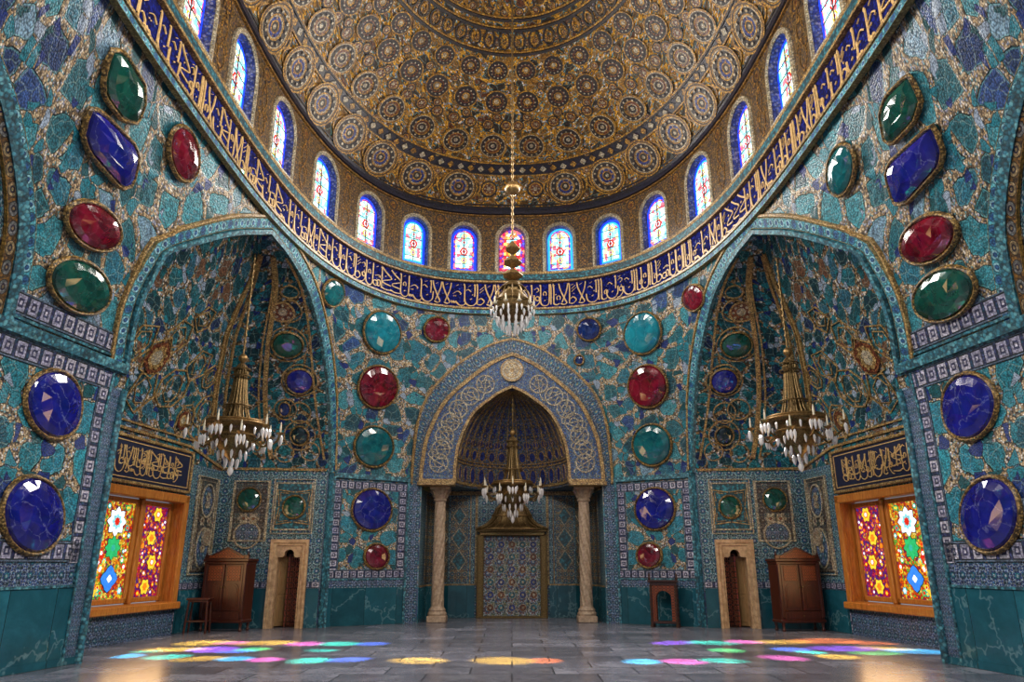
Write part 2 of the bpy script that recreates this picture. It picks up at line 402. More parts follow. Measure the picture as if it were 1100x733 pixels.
def mosaic(name,sc=1.75,strip=.095,cells=None,gold=('#6a5844','#a58a66','#c2ad8a'),ts=32,seed=0.0,warp=.16,small=True,rough=.32,spec=.45):
    S=Sh(name); uv=S.tc('UV'); w=S.noise(uv,1.6,2,dim='2D',col=True)
    v=S.vm('ADD',uv,S.vm('SCALE',S.vm('SUBTRACT',w,(.5,.5,.5)),None,warp)); v=S.vm('ADD',v,(seed,seed*.7,0))
    e=S.vor(v,sc,'DISTANCE_TO_EDGE',.92); fd,c,_=S.vor(v,sc,'F1',.92); cr,cg,cb=S.sep(c)
    td,tcol,_=S.vor(uv,ts); tr,tg,tb=S.sep(tcol)
    cells=cells or [(0,'#245f6c'),(.26,'#3a8492'),(.46,'#1a4756'),(.62,'#2a6a80'),(.76,'#1c3664'),(.87,'#2a477e'),(.94,'#6f8fa6')]
    base=S.ramp(cr,cells,True)
    grain=S.noise(uv,9,4,.7,dim='2D'); base=scale_col(S,base,grain*1.9+.12)
    base=scale_col(S,base,tr*.8+.62)
    vein=S.vor(S.vm('ADD',uv,S.vm('SCALE',w,None,.3)),3.7,'DISTANCE_TO_EDGE'); base=S.mix((1-S.step(vein,0.0,.05))*.35,base,'#a8c4bd')
    gcol=S.ramp(tg,[(0,'#2f2a2a'),(.1,gold[0]),(.35,gold[1]),(.62,gold[2]),(.76,'#d8d0c4'),(.84,'#8f93a8'),(.92,'#5f8f98')],True)
    gcol=scale_col(S,gcol,grain*1.5+.3)
    n2=S.noise(uv,5,2,dim='2D'); wd=n2*strip*1.1+strip*.42; e=e-(fd-.36).f('MAXIMUM',0.0)*.34
    isg=e.lt(wd); isd=e.lt(wd+.025); isr=e.lt(wd+.055)
    out=S.mix(isr*.5,base,'#6fb0b0'); out=S.mix(isd,out,'#0b2025'); out=S.mix(isg,out,gcol)
    if small:                              # small pebbles set in the wider joints
        e2=S.vor(v,sc*2.9,'DISTANCE_TO_EDGE',1.0); _,c2,_=S.vor(v,sc*2.9,'F1',1.0); r2,g2,b2=S.sep(c2)
        peb=e2.gt(.09)*g2.gt(.66)*e.lt(.26); pc=scale_col(S,S.ramp(r2,[(0,'#23798a'),(.4,'#1a2f72'),(.6,'#8f9fb4'),(.8,'#135058')],True),grain*1.8+.15)
        out=S.mix(peb,out,pc); rim=e2.gt(.05)*g2.gt(.66)*e.lt(.26)-peb; out=S.mix(rim,out,'#14282c')
    grout=S.step(td,.36,.52)
    out=S.mix(grout*.55,out,'#0d1a1c')
    S.bump(S.step(e,.0,.16)*-.6+td*-.4,.55,.02)
    return S.set(out,isg*.12+rough,0,spec)
def motif(name,p,fld,cols,ts=26,rough=.4,sc2=1.0,line_c='#c9b48a'):
    """small repeating star-and-flower tile: p = repeat in metres"""
    S=Sh(name); uv=S.tc('UV'); x,y,_=S.sep(uv)
    def rep(ox,oy):
        a=(x/p+ox).f('FRACT')-.5; b=(y/p+oy).f('FRACT')-.5
        r=S.vm('LENGTH',S.comb(a,b)); t=S.math('ARCTAN2',b,a); return a,b,r,t
    a,b,r,t=rep(0,0); pet=(t*8).f('COSINE')*.05; a2,b2,r2,t2=rep(.5,.5); pet2=(t2*4).f('COSINE')*.08
    td,tcol,_=S.vor(uv,ts); tr,tg,tb=S.sep(tcol)
    out=S.ramp(tr,[(k/len(fld),c) for k,c in enumerate(fld)],True)
    out=S.mix((r+pet).lt(.40),out,cols[0]); out=S.mix((r+pet).lt(.335),out,cols[1]); out=S.mix((r-pet).lt(.22),out,cols[2]); out=S.mix(r.lt(.1),out,cols[3])
    out=S.mix((r2+pet2).lt(.26),out,cols[3]); out=S.mix((r2+pet2).lt(.2),out,cols[4]); out=S.mix(r2.lt(.08),out,line_c)
    m=a.f('ABSOLUTE').f('MINIMUM',b.f('ABSOLUTE')); out=S.mix(m.lt(.022)*r.gt(.34),out,line_c)
    n=S.noise(uv,8,4,.7,dim='2D'); out=scale_col(S,out,(n*1.5+.25)*(tb*.7+.65)); g=S.step(td,.36,.5); out=S.mix(g*.6,out,'#0a1418')
    S.bump(td*-1,.4,.012); return S.set(out,rough)
def beadband(name,period,field,bead,dot,edge,ts=26,asp=1.0,sq=False):
    """border: a row of beads between two fillets; UV u in metres along, v 0..1 across"""
    S=Sh(name); uv=S.tc('UV'); x,y,_=S.sep(uv); a=((x/period).f('FRACT')-.5)*asp; b=y-.5
    d=a.f('ABSOLUTE').f('MAXIMUM',b.f('ABSOLUTE')) if sq else S.vm('LENGTH',S.comb(a,b))
    ob=S.tc('Object'); td,tcol,_=S.vor(ob,ts,dim='3D'); tr,tg,tb=S.sep(tcol)
    _,fc,_=S.vor(S.comb((x/period).f('FLOOR'),0.0),1.0); fr_,_,_=S.sep(fc)
    out=S.ramp(tr,[(0,field[0]),(.4,field[1]),(.75,field[-1])],True); out=S.mix(d.lt(.40),out,'#10181c'); out=S.mix(d.lt(.36),out,S.ramp(fr_,[(0,bead[0]),(.5,bead[-1])],True))
    out=S.mix(d.lt(.2),out,dot); out=S.mix(d.lt(.09),out,bead[0]); e=b.f('ABSOLUTE'); out=S.mix(e.gt(.4),out,'#10181c'); out=S.mix(e.gt(.425),out,edge)
    n=S.noise(ob,9,3,.7); out=scale_col(S,out,(n*1.4+.3)*(tg*.7+.65)); out=S.mix(S.step(td,.4,.6)*.5,out,'#0c1416')
    S.bump(td*-1,.35,.01); return S.set(out,.6,0,.3)
def slab(name,cols,bw,bh,vein,rough=.18,joint='#0a2a2c',jw=.006,obj=False,veinamt=.5,offset=.5,tint=.5):
    S=Sh(name); uv=S.tc('Object' if obj else 'UV')
    n=S.nt.nodes.new('ShaderNodeTexBrick'); S.put(n.inputs['Vector'],uv); n.inputs['Scale'].default_value=1; n.inputs['Brick Width'].default_value=bw; n.inputs['Row Height'].default_value=bh
    n.inputs['Mortar Size'].default_value=jw; n.inputs['Mortar Smooth'].default_value=0; n.offset=offset; n.inputs['Color1'].default_value=(0,0,0,1); n.inputs['Color2'].default_value=(1,1,1,1); n.inputs['Mortar'].default_value=(.5,.5,.5,1)
    br=X(S,n.outputs[0]); jt=X(S,n.outputs[1]); bv,_,_=S.sep(br)
    o=S.tc('Object'); sh=S.vm('ADD',o,S.comb(bv*37,bv*11,bv*5)); n1=S.noise(sh,1.3,5,.65,.6); n2=S.noise(o,6,4,.7)
    out=S.ramp(n1*.75+n2*.25,[(.25,cols[0]),(.5,cols[1]),(.72,cols[2])]); out=scale_col(S,out,bv*tint+(1-tint*.5))
    w=S.noise(sh,.9,4,.7,col=True); ve=S.vor(S.vm('ADD',sh,S.vm('SCALE',w,None,1.6)),.75,'DISTANCE_TO_EDGE',1,'3D'); vf=(1-S.step(ve,0,.03))*n2*veinamt
    out=S.mix(vf,out,vein); out=S.mix(jt,out,joint); S.bump(jt*-1+n2*.04,.25,.01)
    return S.set(out,n2*.14+rough)
def plain(name,c,rough=.5,metal=0,var=.35,sc=14,bumpd=.004,spec=.5,c2=None,**k):
    S=Sh(name); o=S.tc('Object'); n=S.noise(o,sc,4,.65); col=S.mix(S.step(n,.3,.7),c,c2) if c2 else scale_col(S,S.mix(0.0,c,c),n*var*2+(1-var))
    S.bump(n,.3,bumpd); return S.set(col,rough,metal,spec,**k)
def goldmosaic(name,cols,ts=30,rough=.4,metal=.0,obj=True):
    S=Sh(name); o=S.tc('Object'); d,c,_=S.vor(o,ts,dim='3D'); r,g,b=S.sep(c); n=S.noise(o,5,3,.6)
    out=S.ramp(r,[(k/len(cols),x) for k,x in enumerate(cols)],True); out=scale_col(S,out,n*1.1+.45); out=S.mix(S.step(d,.38,.62)*.55,out,'#15100a')
    S.bump(d*-1,.4,.01); return S.set(out,rough,metal)
def gem(name,c1,c2,fleck,famt,sc=6):
    S=Sh(name); o=S.tc('Object'); n=S.noise(o,sc*.35,5,.65,1.0); out=S.mix(S.step(n,.35,.68),c1,c2)
    e=S.vor(S.vm('ADD',o,S.vm('SCALE',S.noise(o,2,3,col=True),None,.5)),sc*.35,'DISTANCE_TO_EDGE',1,'3D'); f=S.noise(o,sc*4,3,.8)
    out=S.mix((1-S.step(e,0,.028))*famt*S.step(f,.4,.6),out,fleck); out=S.mix(S.step(f,.74,.8)*famt,out,fleck)
    return S.set(out,.1,0,.6,Coat_Weight=.6,Coat_Roughness=.05)
def wood(name,c1,c2,c3,rough=.35,sc=3,emit=0):
    S=Sh(name); o=S.tc('Object'); v=S.vm('MULTIPLY',o,(6*sc,6*sc,.7*sc)); n=S.noise(v,1,5,.65,1.5); n2=S.noise(S.vm('MULTIPLY',o,(30*sc,30*sc,2*sc)),1,2)
    out=S.ramp(n*.7+n2*.3,[(.3,c1),(.5,c2),(.7,c3)]); S.bump(n2,.2,.004); return S.set(out,rough)
def carved(name,c1,c2,p=.09,rough=.4):     # pierced / carved lattice pattern on object x-z
    S=Sh(name); o=S.tc('Object'); x,y,z=S.sep(o); u=x+y
    a=((u/p)).f('FRACT')-.5; b=((z/p)).f('FRACT')-.5; r=S.vm('LENGTH',S.comb(a,b)); k=(r-.32).f('ABSOLUTE'); n=S.noise(o,30,2)
    dd=(a.f('ABSOLUTE')-b.f('ABSOLUTE')).f('ABSOLUTE'); on=k.f('MINIMUM',dd*.8).lt(.09)
    S.bump(on,.8,.02); return S.set(scale_col(S,S.mix(on,c1,c2),n*.8+.6),rough)
def stained(name,pal,st=3.0,sc=9.0,lead=.05,white=.0):
    S=Sh(name); uv=S.tc('UV'); oi=S.nt.nodes.new('ShaderNodeObjectInfo'); rr=X(S,oi.outputs['Random'])
    v=S.vm('ADD',uv,S.comb(rr*9,rr*5)); e=S.vor(v,sc,'DISTANCE_TO_EDGE',.8); _,c,_=S.vor(v,sc,'F1',.8); r,g,b=S.sep(c)
    col=S.ramp(r,[(k/len(pal),x) for k,x in enumerate(pal)],True); n=S.noise(uv,22,3,.7,dim='2D'); col=scale_col(S,col,n*1.1+.45)
    col=S.mix(e.lt(lead),col,'#101018'); S.b.inputs['Emission Strength'].default_value=st; S.put(S.b.inputs['Emission Color'],col)
    return S.set(scale_col(S,col,.3),.15)
def glowing(name,c,st=3.0):
    S=Sh(name); o=S.tc('Object'); n=S.noise(o,14,3,.7); col=scale_col(S,S.mix(0.0,c,c),n*1.1+.45); S.put(S.b.inputs['Emission Color'],col); S.b.inputs['Emission Strength'].default_value=st
    return S.set(scale_col(S,col,.3),.15)
M={}
TURQ=['#14525a','#1d6b74','#2b858c','#0f3f49']
M['mosaic']=mosaic('jewelled_mosaic')
M['mosaic_near']=mosaic('jewelled_mosaic_panel',1.5,.095,seed=3.3,cells=[(0,'#1f7080'),(.3,'#2c8799'),(.5,'#184f60'),(.7,'#2a7a90'),(.88,'#1b3470'),(.94,'#7fa3b2')])
M['mosaic_pier']=mosaic('jewelled_mosaic_pier',1.7,.10,seed=6.1,cells=[(0,'#1f7080'),(.3,'#2c8799'),(.5,'#184f60'),(.7,'#2a7a90'),(.9,'#1f3880'),(.95,'#7fa3b2')])
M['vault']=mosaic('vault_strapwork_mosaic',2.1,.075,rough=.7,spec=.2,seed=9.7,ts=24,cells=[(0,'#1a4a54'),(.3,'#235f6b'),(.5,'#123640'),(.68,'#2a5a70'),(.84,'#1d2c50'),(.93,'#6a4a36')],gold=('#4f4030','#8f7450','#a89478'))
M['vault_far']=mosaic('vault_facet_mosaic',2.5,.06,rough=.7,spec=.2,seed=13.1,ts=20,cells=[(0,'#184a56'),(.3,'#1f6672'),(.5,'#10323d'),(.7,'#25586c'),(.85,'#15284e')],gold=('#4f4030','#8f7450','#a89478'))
M['tile']=motif('blue_flower_tile',.26,['#1a4c66','#16656f','#1d3566','#6f93a4','#0f3a46'],['#8fa6ac','#1a6f7c','#1c3374','#a9b8bd','#15525f'],line_c='#7f9aa0')
M['tile_band']=motif('navy_band_tile',.22,['#1c2a5a','#152047','#27598a','#123c48'],['#7f95a8','#1b2e66','#1a6a78','#9aa6b4','#203f7c'],line_c='#8a97a2')
M['tile_white']=motif('pale_border_tile',.25,['#6f7894','#8f8fa6','#33406e','#a9a6b4'],['#2a2f4c','#a8a4b8','#5a5f86','#c9c4cc','#2b3c72'],line_c='#b8b4bf')
M['tile_brown']=motif('ochre_flower_tile',.26,['#3b352e','#4a3e34','#1d3844','#5f5448','#182840'],['#6f6a64','#2c2a34','#4f3828','#8a847a','#1a4854'],line_c='#6f6048')
M['tile_diamond']=motif('niche_diamond_tile',.2,['#14525f','#4a3a34','#1a3058','#8a7350','#0e3a44'],['#9a8760','#1a6070','#1c2c5c','#b09a70','#5a3430'],line_c='#a98c58')
M['tile_mihrab']=motif('niche_panel_tile',.36,['#646c78','#3f5a78','#85806f','#2a4c60','#968a78'],['#a2aebc','#74453a','#3a5c84','#aab4bc','#5f7058'],line_c='#a89468')
M['drum']=motif('gilded_drum_mosaic',.42,['#6b4f26','#3c2c1c','#8a6a34','#2a2428','#55402a','#4a4048'],['#2b2733','#7d5c2a','#3b3038','#8f7038','#5a4224'],line_c='#5a4426',ts=22)
M['dome']=mosaic('gilded_dome_mosaic',2.9,.13,rough=.55,spec=.25,seed=2.2,ts=22,warp=.5,cells=[(0,'#5a3e18'),(.25,'#7a5420'),(.5,'#33281f'),(.65,'#8a6022'),(.88,'#5e341c')],gold=('#946414','#c08a26','#d8a038'),small=False)
M['gold_line']=goldmosaic('gold_line_mosaic',['#7a5c34','#a8844e','#c8a870','#8f6f42','#b8985e'])
M['gold_bright']=goldmosaic('bright_gold_mosaic',['#7a5218','#b07e28','#d09c38','#8f6420'],ts=26,rough=.45)
M['umber_m']=goldmosaic('umber_mosaic',['#1c1822','#2a2020','#16141c','#352a26'],ts=26,rough=.5)
M['reveal_glow']=goldmosaic('window_reveal_mosaic',['#2c3c86','#4a5a9a','#22307a','#7a7a9a'],ts=20)  # stone reveals, with the blue glow of the glass put into their colour
M['gold_dim']=goldmosaic('dull_gold_mosaic',['#5c4020','#8a6128','#a87a32','#6e4c1e'],ts=26)
M['cream']=goldmosaic('cream_mosaic',['#b8aa90','#8f8a80','#d0c4a8','#a08c68'])
M['navy_m']=goldmosaic('navy_mosaic',['#1a1c30','#22243c','#14161f','#2c2a3c'])
M['rust_m']=goldmosaic('rust_mosaic',['#5a2416','#7a3a1e','#4a1c18','#8a5a34'])
M['cobalt_m']=goldmosaic('cobalt_mosaic',['#182a78','#22398a','#101c58','#2c4a9a'])
M['teal_m']=goldmosaic('teal_mosaic',['#184e5c','#256a7a','#143e4c','#358394'],ts=18)
M['teal_trim']=goldmosaic('turquoise_moulding',['#2f7084','#3f8496','#265e70','#5c9aa6','#1f4e5e'],ts=18,rough=.45)
M['aqua_band']=beadband('aqua_bead_border',.2,['#3f8fa0','#5aa4b0','#2a6f86'],['#2a5f86','#7fb0bc'],'#1a3f78','#8f8358')
M['bead_gold']=beadband('gold_bead_border',.3,['#5a4020','#7a5628','#3c2a18'],['#8f7a58','#6a6a6a'],'#2a2430','#a07838')
M['bead_white']=beadband('pale_square_border',.26,['#23284a','#3c4470','#1a3c56'],['#b8b4c4','#9a98b0'],'#3a3c5c','#5a6a80',sq=True)
M['blue_arch']=motif('mihrab_blue_band',.26,['#18305c','#1d4a72','#122444','#2a6a80'],['#7f97a6','#1b356c','#2a6c84','#a09670','#1a3f6c'],line_c='#6f7c80')
M['cream_arch']=motif('mihrab_scroll_band',.2,['#2c4a86','#3a6a9a','#1f3a78','#5f86a0','#8d8a78'],['#22407c','#2f5a94','#1d3874','#8a8468','#2d5a86'],line_c='#7f8a8a')
M['niche_dome']=motif('niche_dome_mosaic',.3,['#5f5648','#2f5488','#3a6a74','#86704c','#213a6c'],['#8a7a5c','#28509a','#4a4038','#a08a60','#245a90'],line_c='#a08450')
M['navy_field']=goldmosaic('navy_inscription_field',['#0b1158','#0f1a6a','#080c44','#16227a'],ts=20,rough=.9); M['navy_field'].node_tree.nodes['Principled BSDF'].inputs['Specular IOR Level'].default_value=.08
M['plaque']=plain('navy_plaque','#0d1430',.45,c2='#161d3c')
M['dado']=slab('teal_marble_slab',('#12404c','#1a5160','#266676'),.95,1.3,'#8fb6bc',.16)
M['floor']=slab('grey_marble_floor',('#52525f','#6e6e7b','#90909c'),1.3,.75,'#2c2d36',.16,'#30313a',.013,obj=True,veinamt=.9,tint=.7)
M['gold']=plain('aged_gold','#6a5030',.42,.75,c2='#a08050',sc=24)
M['brass']=plain('dark_brass','#4c3a22',.42,.75,c2='#846c44',sc=34)
M['script']=plain('gold_script','#b08a52',.45,0,c2='#dcb87c',sc=20)
M['bezel']=goldmosaic('bezel_gold_beads',['#6a5028','#a07c40','#b8945a','#4a3820'],ts=34,rough=.35)
M['stone']=plain('sandstone','#9a7a58',.6,0,c2='#c8a680',sc=9,bumpd=.01)
M['column']=plain('carved_pale_marble','#8a7460',.5,0,c2='#b8a088',sc=14,bumpd=.01)
M['wood']=wood('dark_red_wood','#200a06','#38130b','#552213')
M['wood_dark']=wood('blackened_wood','#180a08','#2c120c','#44201a')
M['wood_carved']=carved('carved_red_wood','#120504','#7a3818',.07)
M['wood_lattice']=carved('red_lattice','#1a0806','#8a4028',.14)
M['wood_gold']=wood('honey_wood','#8a4a18','#b8702c','#d8944a',.3)
M['wood_pale']=wood('pale_door_wood','#7a5c3c','#9a7850','#b8946a')
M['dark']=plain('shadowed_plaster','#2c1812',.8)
M['crystal']=None
S=Sh('crystal_glass'); S.set('#f4f0f0',.06,0,.8,Transmission_Weight=.25,IOR=1.5,Coat_Weight=.6); M['crystal']=S.mat
M['candle']=plain('ivory_candle','#cfc4ac',.5)
M['lapis']=gem('lapis_stone','#0c1060','#171c86','#9aa0c8',.3)
M['ruby']=gem('ruby_stone','#3c0310','#7a0c28','#b8687a',.25)
M['green']=gem('green_stone','#04302a','#0b5044','#3f7a6a',.3)
M['turquoise']=gem('turquoise_stone','#0d5f72','#1c8396','#7fc0c8',.25)
M['teal']=gem('teal_stone','#06424c','#10646a','#4f9a98',.25)
M['sapphire']=gem('sapphire_stone','#06103c','#0e2a6c','#4f6aa0',.3)
M['black']=gem('dark_stone','#04141a','#0a2830','#3f6060',.3)
M['glass_light']=stained('pale_stained_glass',['#e8fbff','#9fe8f4','#ffffff','#78c8e8','#c8f8e0','#f4e8a0','#e06878','#8fe0d0'],2.2,10,.03)
M['glass_warm']=stained('red_stained_glass',['#ff5a30','#ffffff','#d02838','#ffd060','#8fe0f0','#e87840'],2.6,9,.035)
M['glass_blue']=glowing('blue_glass','#1c40f0',1.7)
M['glass_aqua']=glowing('aqua_glass','#2c9cf0',2.0)
M['glass_red']=stained('red_bead_glass',['#c02050','#e06878','#7030b0','#e89060','#5a60e0'],1.9,11,.05)
M['field_orange']=stained('orange_stained_glass',['#e87818','#f0a020','#c83018','#e8c030','#d85018','#70a838','#8a2848','#f4d868'],.85,17,.045)
M['field_purple']=stained('purple_stained_glass',['#8a1848','#b02038','#6a2078','#d05028','#c02058','#e0a030','#503080'],.8,17,.045)
for k,c,s_ in (('p_white','#f0f4ff',1.25),('p_red','#e02c18',1.0),('p_green','#30c070',.9),('p_teal','#38b8a0',.9),('p_blue','#3888f0',1.0),('p_yellow','#ffd838',1.0),('p_orange','#f88820',1.0),('p_purple','#8a2878',.8),('p_aqua','#8fe0e8',1.0),('p_lead','#1a140c',.0)): M[k]=glowing('stained_'+k[2:],c,s_)
# ---------------------------------------------------------------- calligraphy (pen strokes in a unit-high line)
def arc(cx,cy,rx,ry,a0,a1,n=9): return [(cx+rx*math.cos(math.radians(lerp(a0,a1,k/(n-1)))),cy+ry*math.sin(math.radians(lerp(a0,a1,k/(n-1))))) for k in range(n)]
def pen_line(L,rng,w=.06):
    out=[]; x=.05
    def S(p,ww=w): out.append((p,ww))
    def dot(x,y,r=.035): S([(x-r,y-r*.6),(x+r,y+r*.6)],w*1.1)
    def alif(x,y0=.1,y1=.95): S([(x-.035,y1-.07),(x,y1),(x+.008,(y0+y1)/2),(x-.004,y0)])
    while x<L-.75:
        k=rng.choice('ABBCDEFGHHI'); 
        if k=='A':
            alif(x+.06); alif(x+.17); S([(x+.17,.2),(x+.2,.1),(x+.3,.08),(x+.4,.13)]); S(arc(x+.36,.36,.07,.09,-60,240),w*.8); w_=.42
        elif k=='B':
            S([(x+.02,.42)]+arc(x+.27,.3,.24,.26,180,360)+[(x+.52,.5)]); dot(x+.27,.32); alif(x+.42,.42,.95); S([(x+.08,.66),(x+.16,.72),(x+.28,.62)],w*.7); w_=.56
        elif k=='C':
            S([(x+.02,.95),(x+.2,.8),(x+.48,.6),(x+.3,.5),(x+.1,.42),(x+.1,.34),(x+.45,.3)]); S([(x+.0,.16),(x+.2,.1),(x+.5,.13)]); dot(x+.2,.62,.03); w_=.52
        elif k=='D':
            S([(x+.03,.95),(x+.08,.7),(x+.25,.3),(x+.33,.14),(x+.22,.07),(x+.1,.12)]); S([(x+.38,.95),(x+.33,.65),(x+.14,.16)]); w_=.46
        elif k=='E':
            S(arc(x+.18,.36,.08,.085,-20,330)); S([(x+.26,.36),(x+.25,.2),(x+.12,.06),(x,.04)]); S([(x+.05,.72),(x+.17,.8),(x+.24,.7),(x+.14,.62)],w*.7); w_=.32
        elif k=='F':
            S(arc(x+.14,.22,.12,.1,0,350)); S(arc(x+.3,.26,.08,.12,170,-170)); alif(x+.44); S([(x+.1,.5),(x+.3,.56),(x+.38,.48)],w*.7); w_=.5
        elif k=='G':
            S([(x,.22),(x+.04,.12),(x+.09,.22),(x+.13,.12),(x+.18,.22),(x+.22,.1)]+arc(x+.4,.2,.17,.17,190,350)); S([(x+.05,.5),(x+.25,.62),(x+.4,.52)],w*.7); dot(x+.1,.42,.025); dot(x+.17,.42,.025); alif(x+.52,.2,.95); w_=.6
        elif k=='H':
            alif(x+.03,.35,.95); S([(x+.03,.4)]+arc(x+.2,.24,.17,.19,180,360)+[(x+.38,.5),(x+.38,.95)]); S(arc(x+.2,.55,.06,.09,-60,230),w*.75); dot(x+.2,.28,.028); w_=.45
        else:
            alif(x+.05); S([(x+.1,.3),(x+.2,.36),(x+.32,.24),(x+.2,.1),(x+.08,.1)]); S([(x+.14,.7),(x+.3,.85)],w*.6); S([(x+.14,.58),(x+.3,.73)],w*.6); w_=.38
        if rng.random()<.6: S([(x+w_*.3,.84),(x+w_*.3+.1,.9)],w*.55)
        if rng.random()<.5: dot(x+w_*.6,.5,.022)
        x+=w_*.84
    return out
def write(mb,fn,L,H,rng,w=.06,m=0,hh=.02,dense=1):
    """fn(x,y)->(point,normal); strokes with a slanted nib"""
    for rep in range(dense):
        for pts,ww in pen_line(L/H,rng,w):
            C=curve([(p[0]+rep*.19,p[1] if rep==0 else .25+p[1]*.7) for p in pts],max(4,min(3*len(pts),22))) if len(pts)>2 else np.array(pts)
            P=[];N=[];W=[]
            for k,(a,b) in enumerate(C):
                q,n=fn(min(max(a*H,0),L),min(max(b,0),1)*H); P.append(q); N.append(n)
                d=C[min(k+1,len(C)-1)]-C[max(k-1,0)]; an=math.atan2(d[1],d[0]); W.append(ww*H*(.5+.62*abs(math.sin(an-.65))))
            mb.strip(P,N,W,hh,m)
# ---------------------------------------------------------------- the setting
MA=M
fl=MB(); fl.quads([[(x,y,0) for x in np.linspace(-13,13,27)] for y in np.linspace(-9,26,36)],lambda i,j:(0,0)); struct(fl.build('floor',MA['floor']))
def arch_hole():
    return [(2.03,-.5)]+[tuple(p) for p in curve(FAR,40)]+[tuple(p) for p in curve(NEAR,44)[::-1][1:]]+[(3.0,-.5)]
# back wall, from arch crown to arch crown, with the opening of the prayer niche
S_NIC=2.70/2.95
nh=[(-S_NIC,-.5),(S_NIC,-.5),(S_NIC,NZ)]+[tuple(p) for p in curve(O3,26)]+[(-p[0],p[1]) for p in curve(O3,26)[::-1][1:]]+[(-S_NIC,NZ)]
AH=arch_hole(); AHm=[(-a,b) for a,b in AH[::-1]]
b=MB(); sheet(b,shell,-2.62,2.62,0,Z2,.11,.28,[nh,AH,AHm],ka=2.2,ua=s_len,extra=(-2,-1,0,1,2)); wall_back=struct(b.build('wall_back',MA['mosaic'],smooth=25))
SIDEWALL={}
def side_walls():
    b=MB(); sheet(b,shell,2.62,7.0,0,Z2,.12,.3,[AH],ka=2.2,ua=s_len,extra=(3,4,5,6)); nm='left' if SIDE>0 else 'right'
    w=struct(b.build('wall_'+nm,MA['mosaic'],smooth=25)); SIDEWALL[SIDE]=w
    # marble dado, borders and lower panel of the near pier
    b=MB(); patch(b,shell,3.03,6.98,0.0,1.26,.197,.6,.03,s_len); b.build('dado',MA['dado'],w)
    b=MB(); patch(b,shell,3.0,6.98,0,.12,.25,.12,.05,s_len); b.build('plinth',MA['dado'],w)
    b=MB(); patch(b,shell,3.22,5.6,1.26,1.62,.2,.36,.02,s_len); b.build('tile_band',MA['tile_band'],w)
    b=MB(); patch(b,shell,3.34,5.2,1.98,4.62,.2,.4,.02,s_len); b.build('tile_panel',MA['mosaic_near'],w)
    b=MB()
    bw=lambda a0,a1,z0,z1,hor: patch(b,shell,a0,a1,z0,z1,.15,.3,.03,None,0,uv=(lambda a,z:(s_len(a),(z-z0)/(z1-z0))) if hor else (lambda a,z:(z,(a-a0)/(a1-a0))))
    bw(3.2,5.5,1.64,1.96,True); bw(3.2,5.5,4.64,4.96,True); bw(3.19,3.33,1.62,4.98,False); bw(5.21,5.35,1.62,4.98,False); b.build('tile_border',MA['bead_white'],w)
    b=MB()
    for z,h in ((5.08,.20),(4.99,.07),(5.22,.05),(1.25,.05)):
        line(b,shell,[(a,z) for a in np.linspace(3.03 if z>4 else 3.2,6.5,60)],h,.09 if h>.1 else .05)
    line(b,shell,[(3.19,z) for z in np.linspace(.05,4.95,20)],.06,.05); b.build('string_course',MA['teal_trim'],w,smooth=40)
    b=MB(); bw(3.2,4.6,5.26,5.58,True); b.build('upper_border',MA['bead_white'],w)
    # pier corner: turquoise roll running up into the arch
    b=MB(); patch(b,shell,3.005,3.18,.12,4.7,.06,.3,.035,None,0,uv=lambda a,z:(z,(a-3)/.18)); b.build('corner_band',MA['tile_band'],w)
    b=MB(); b.tube([shell(3.0,z)+V(.04,0,0) for z in np.linspace(0,4.7,30)],.075,8); b.build('corner_roll',MA['teal_trim'],w,smooth=60)
    # edge of the next arch towards the entrance
    E=curve([(4.6,5.12),(4.65,5.7),(4.78,6.4),(5.08,7.0),(5.46,7.46),(5.9,7.75)],40)
    b=MB()
    pts,ns=onsurf(shell,E,.0); b.strip(pts,ns,.2,.09); b.build('arch_roll',MA['teal_trim'],w,smooth=40)
    b=MB(); pts,ns=onsurf(shell,[(s+.12,z) for s,z in E],.02); b.strip(pts,ns,.2,.05); b.build('arch_bead',MA['bead_gold'],w)
    b=MB(); pts,ns=onsurf(shell,[(s-.115,z) for s,z in E],.0); b.strip(pts,ns,.2,.03); b.build('arch_border',MA['aqua_band'],w)
    b=MB(); rows=[]
    for s,z in E: 
        row=[]
        for t in np.linspace(0,1,8):
            p,r,up,n,_,_=frame(shell,s+.2+t*.9,z); row.append(p+n*.012)
        rows.append(row)
    b.quads(rows,lambda i,j:(E[i][1],j*.3)); b.build('arch_field',MA['tile'],w)
for SIDE in (1,-1): side_walls()
SIDE=1
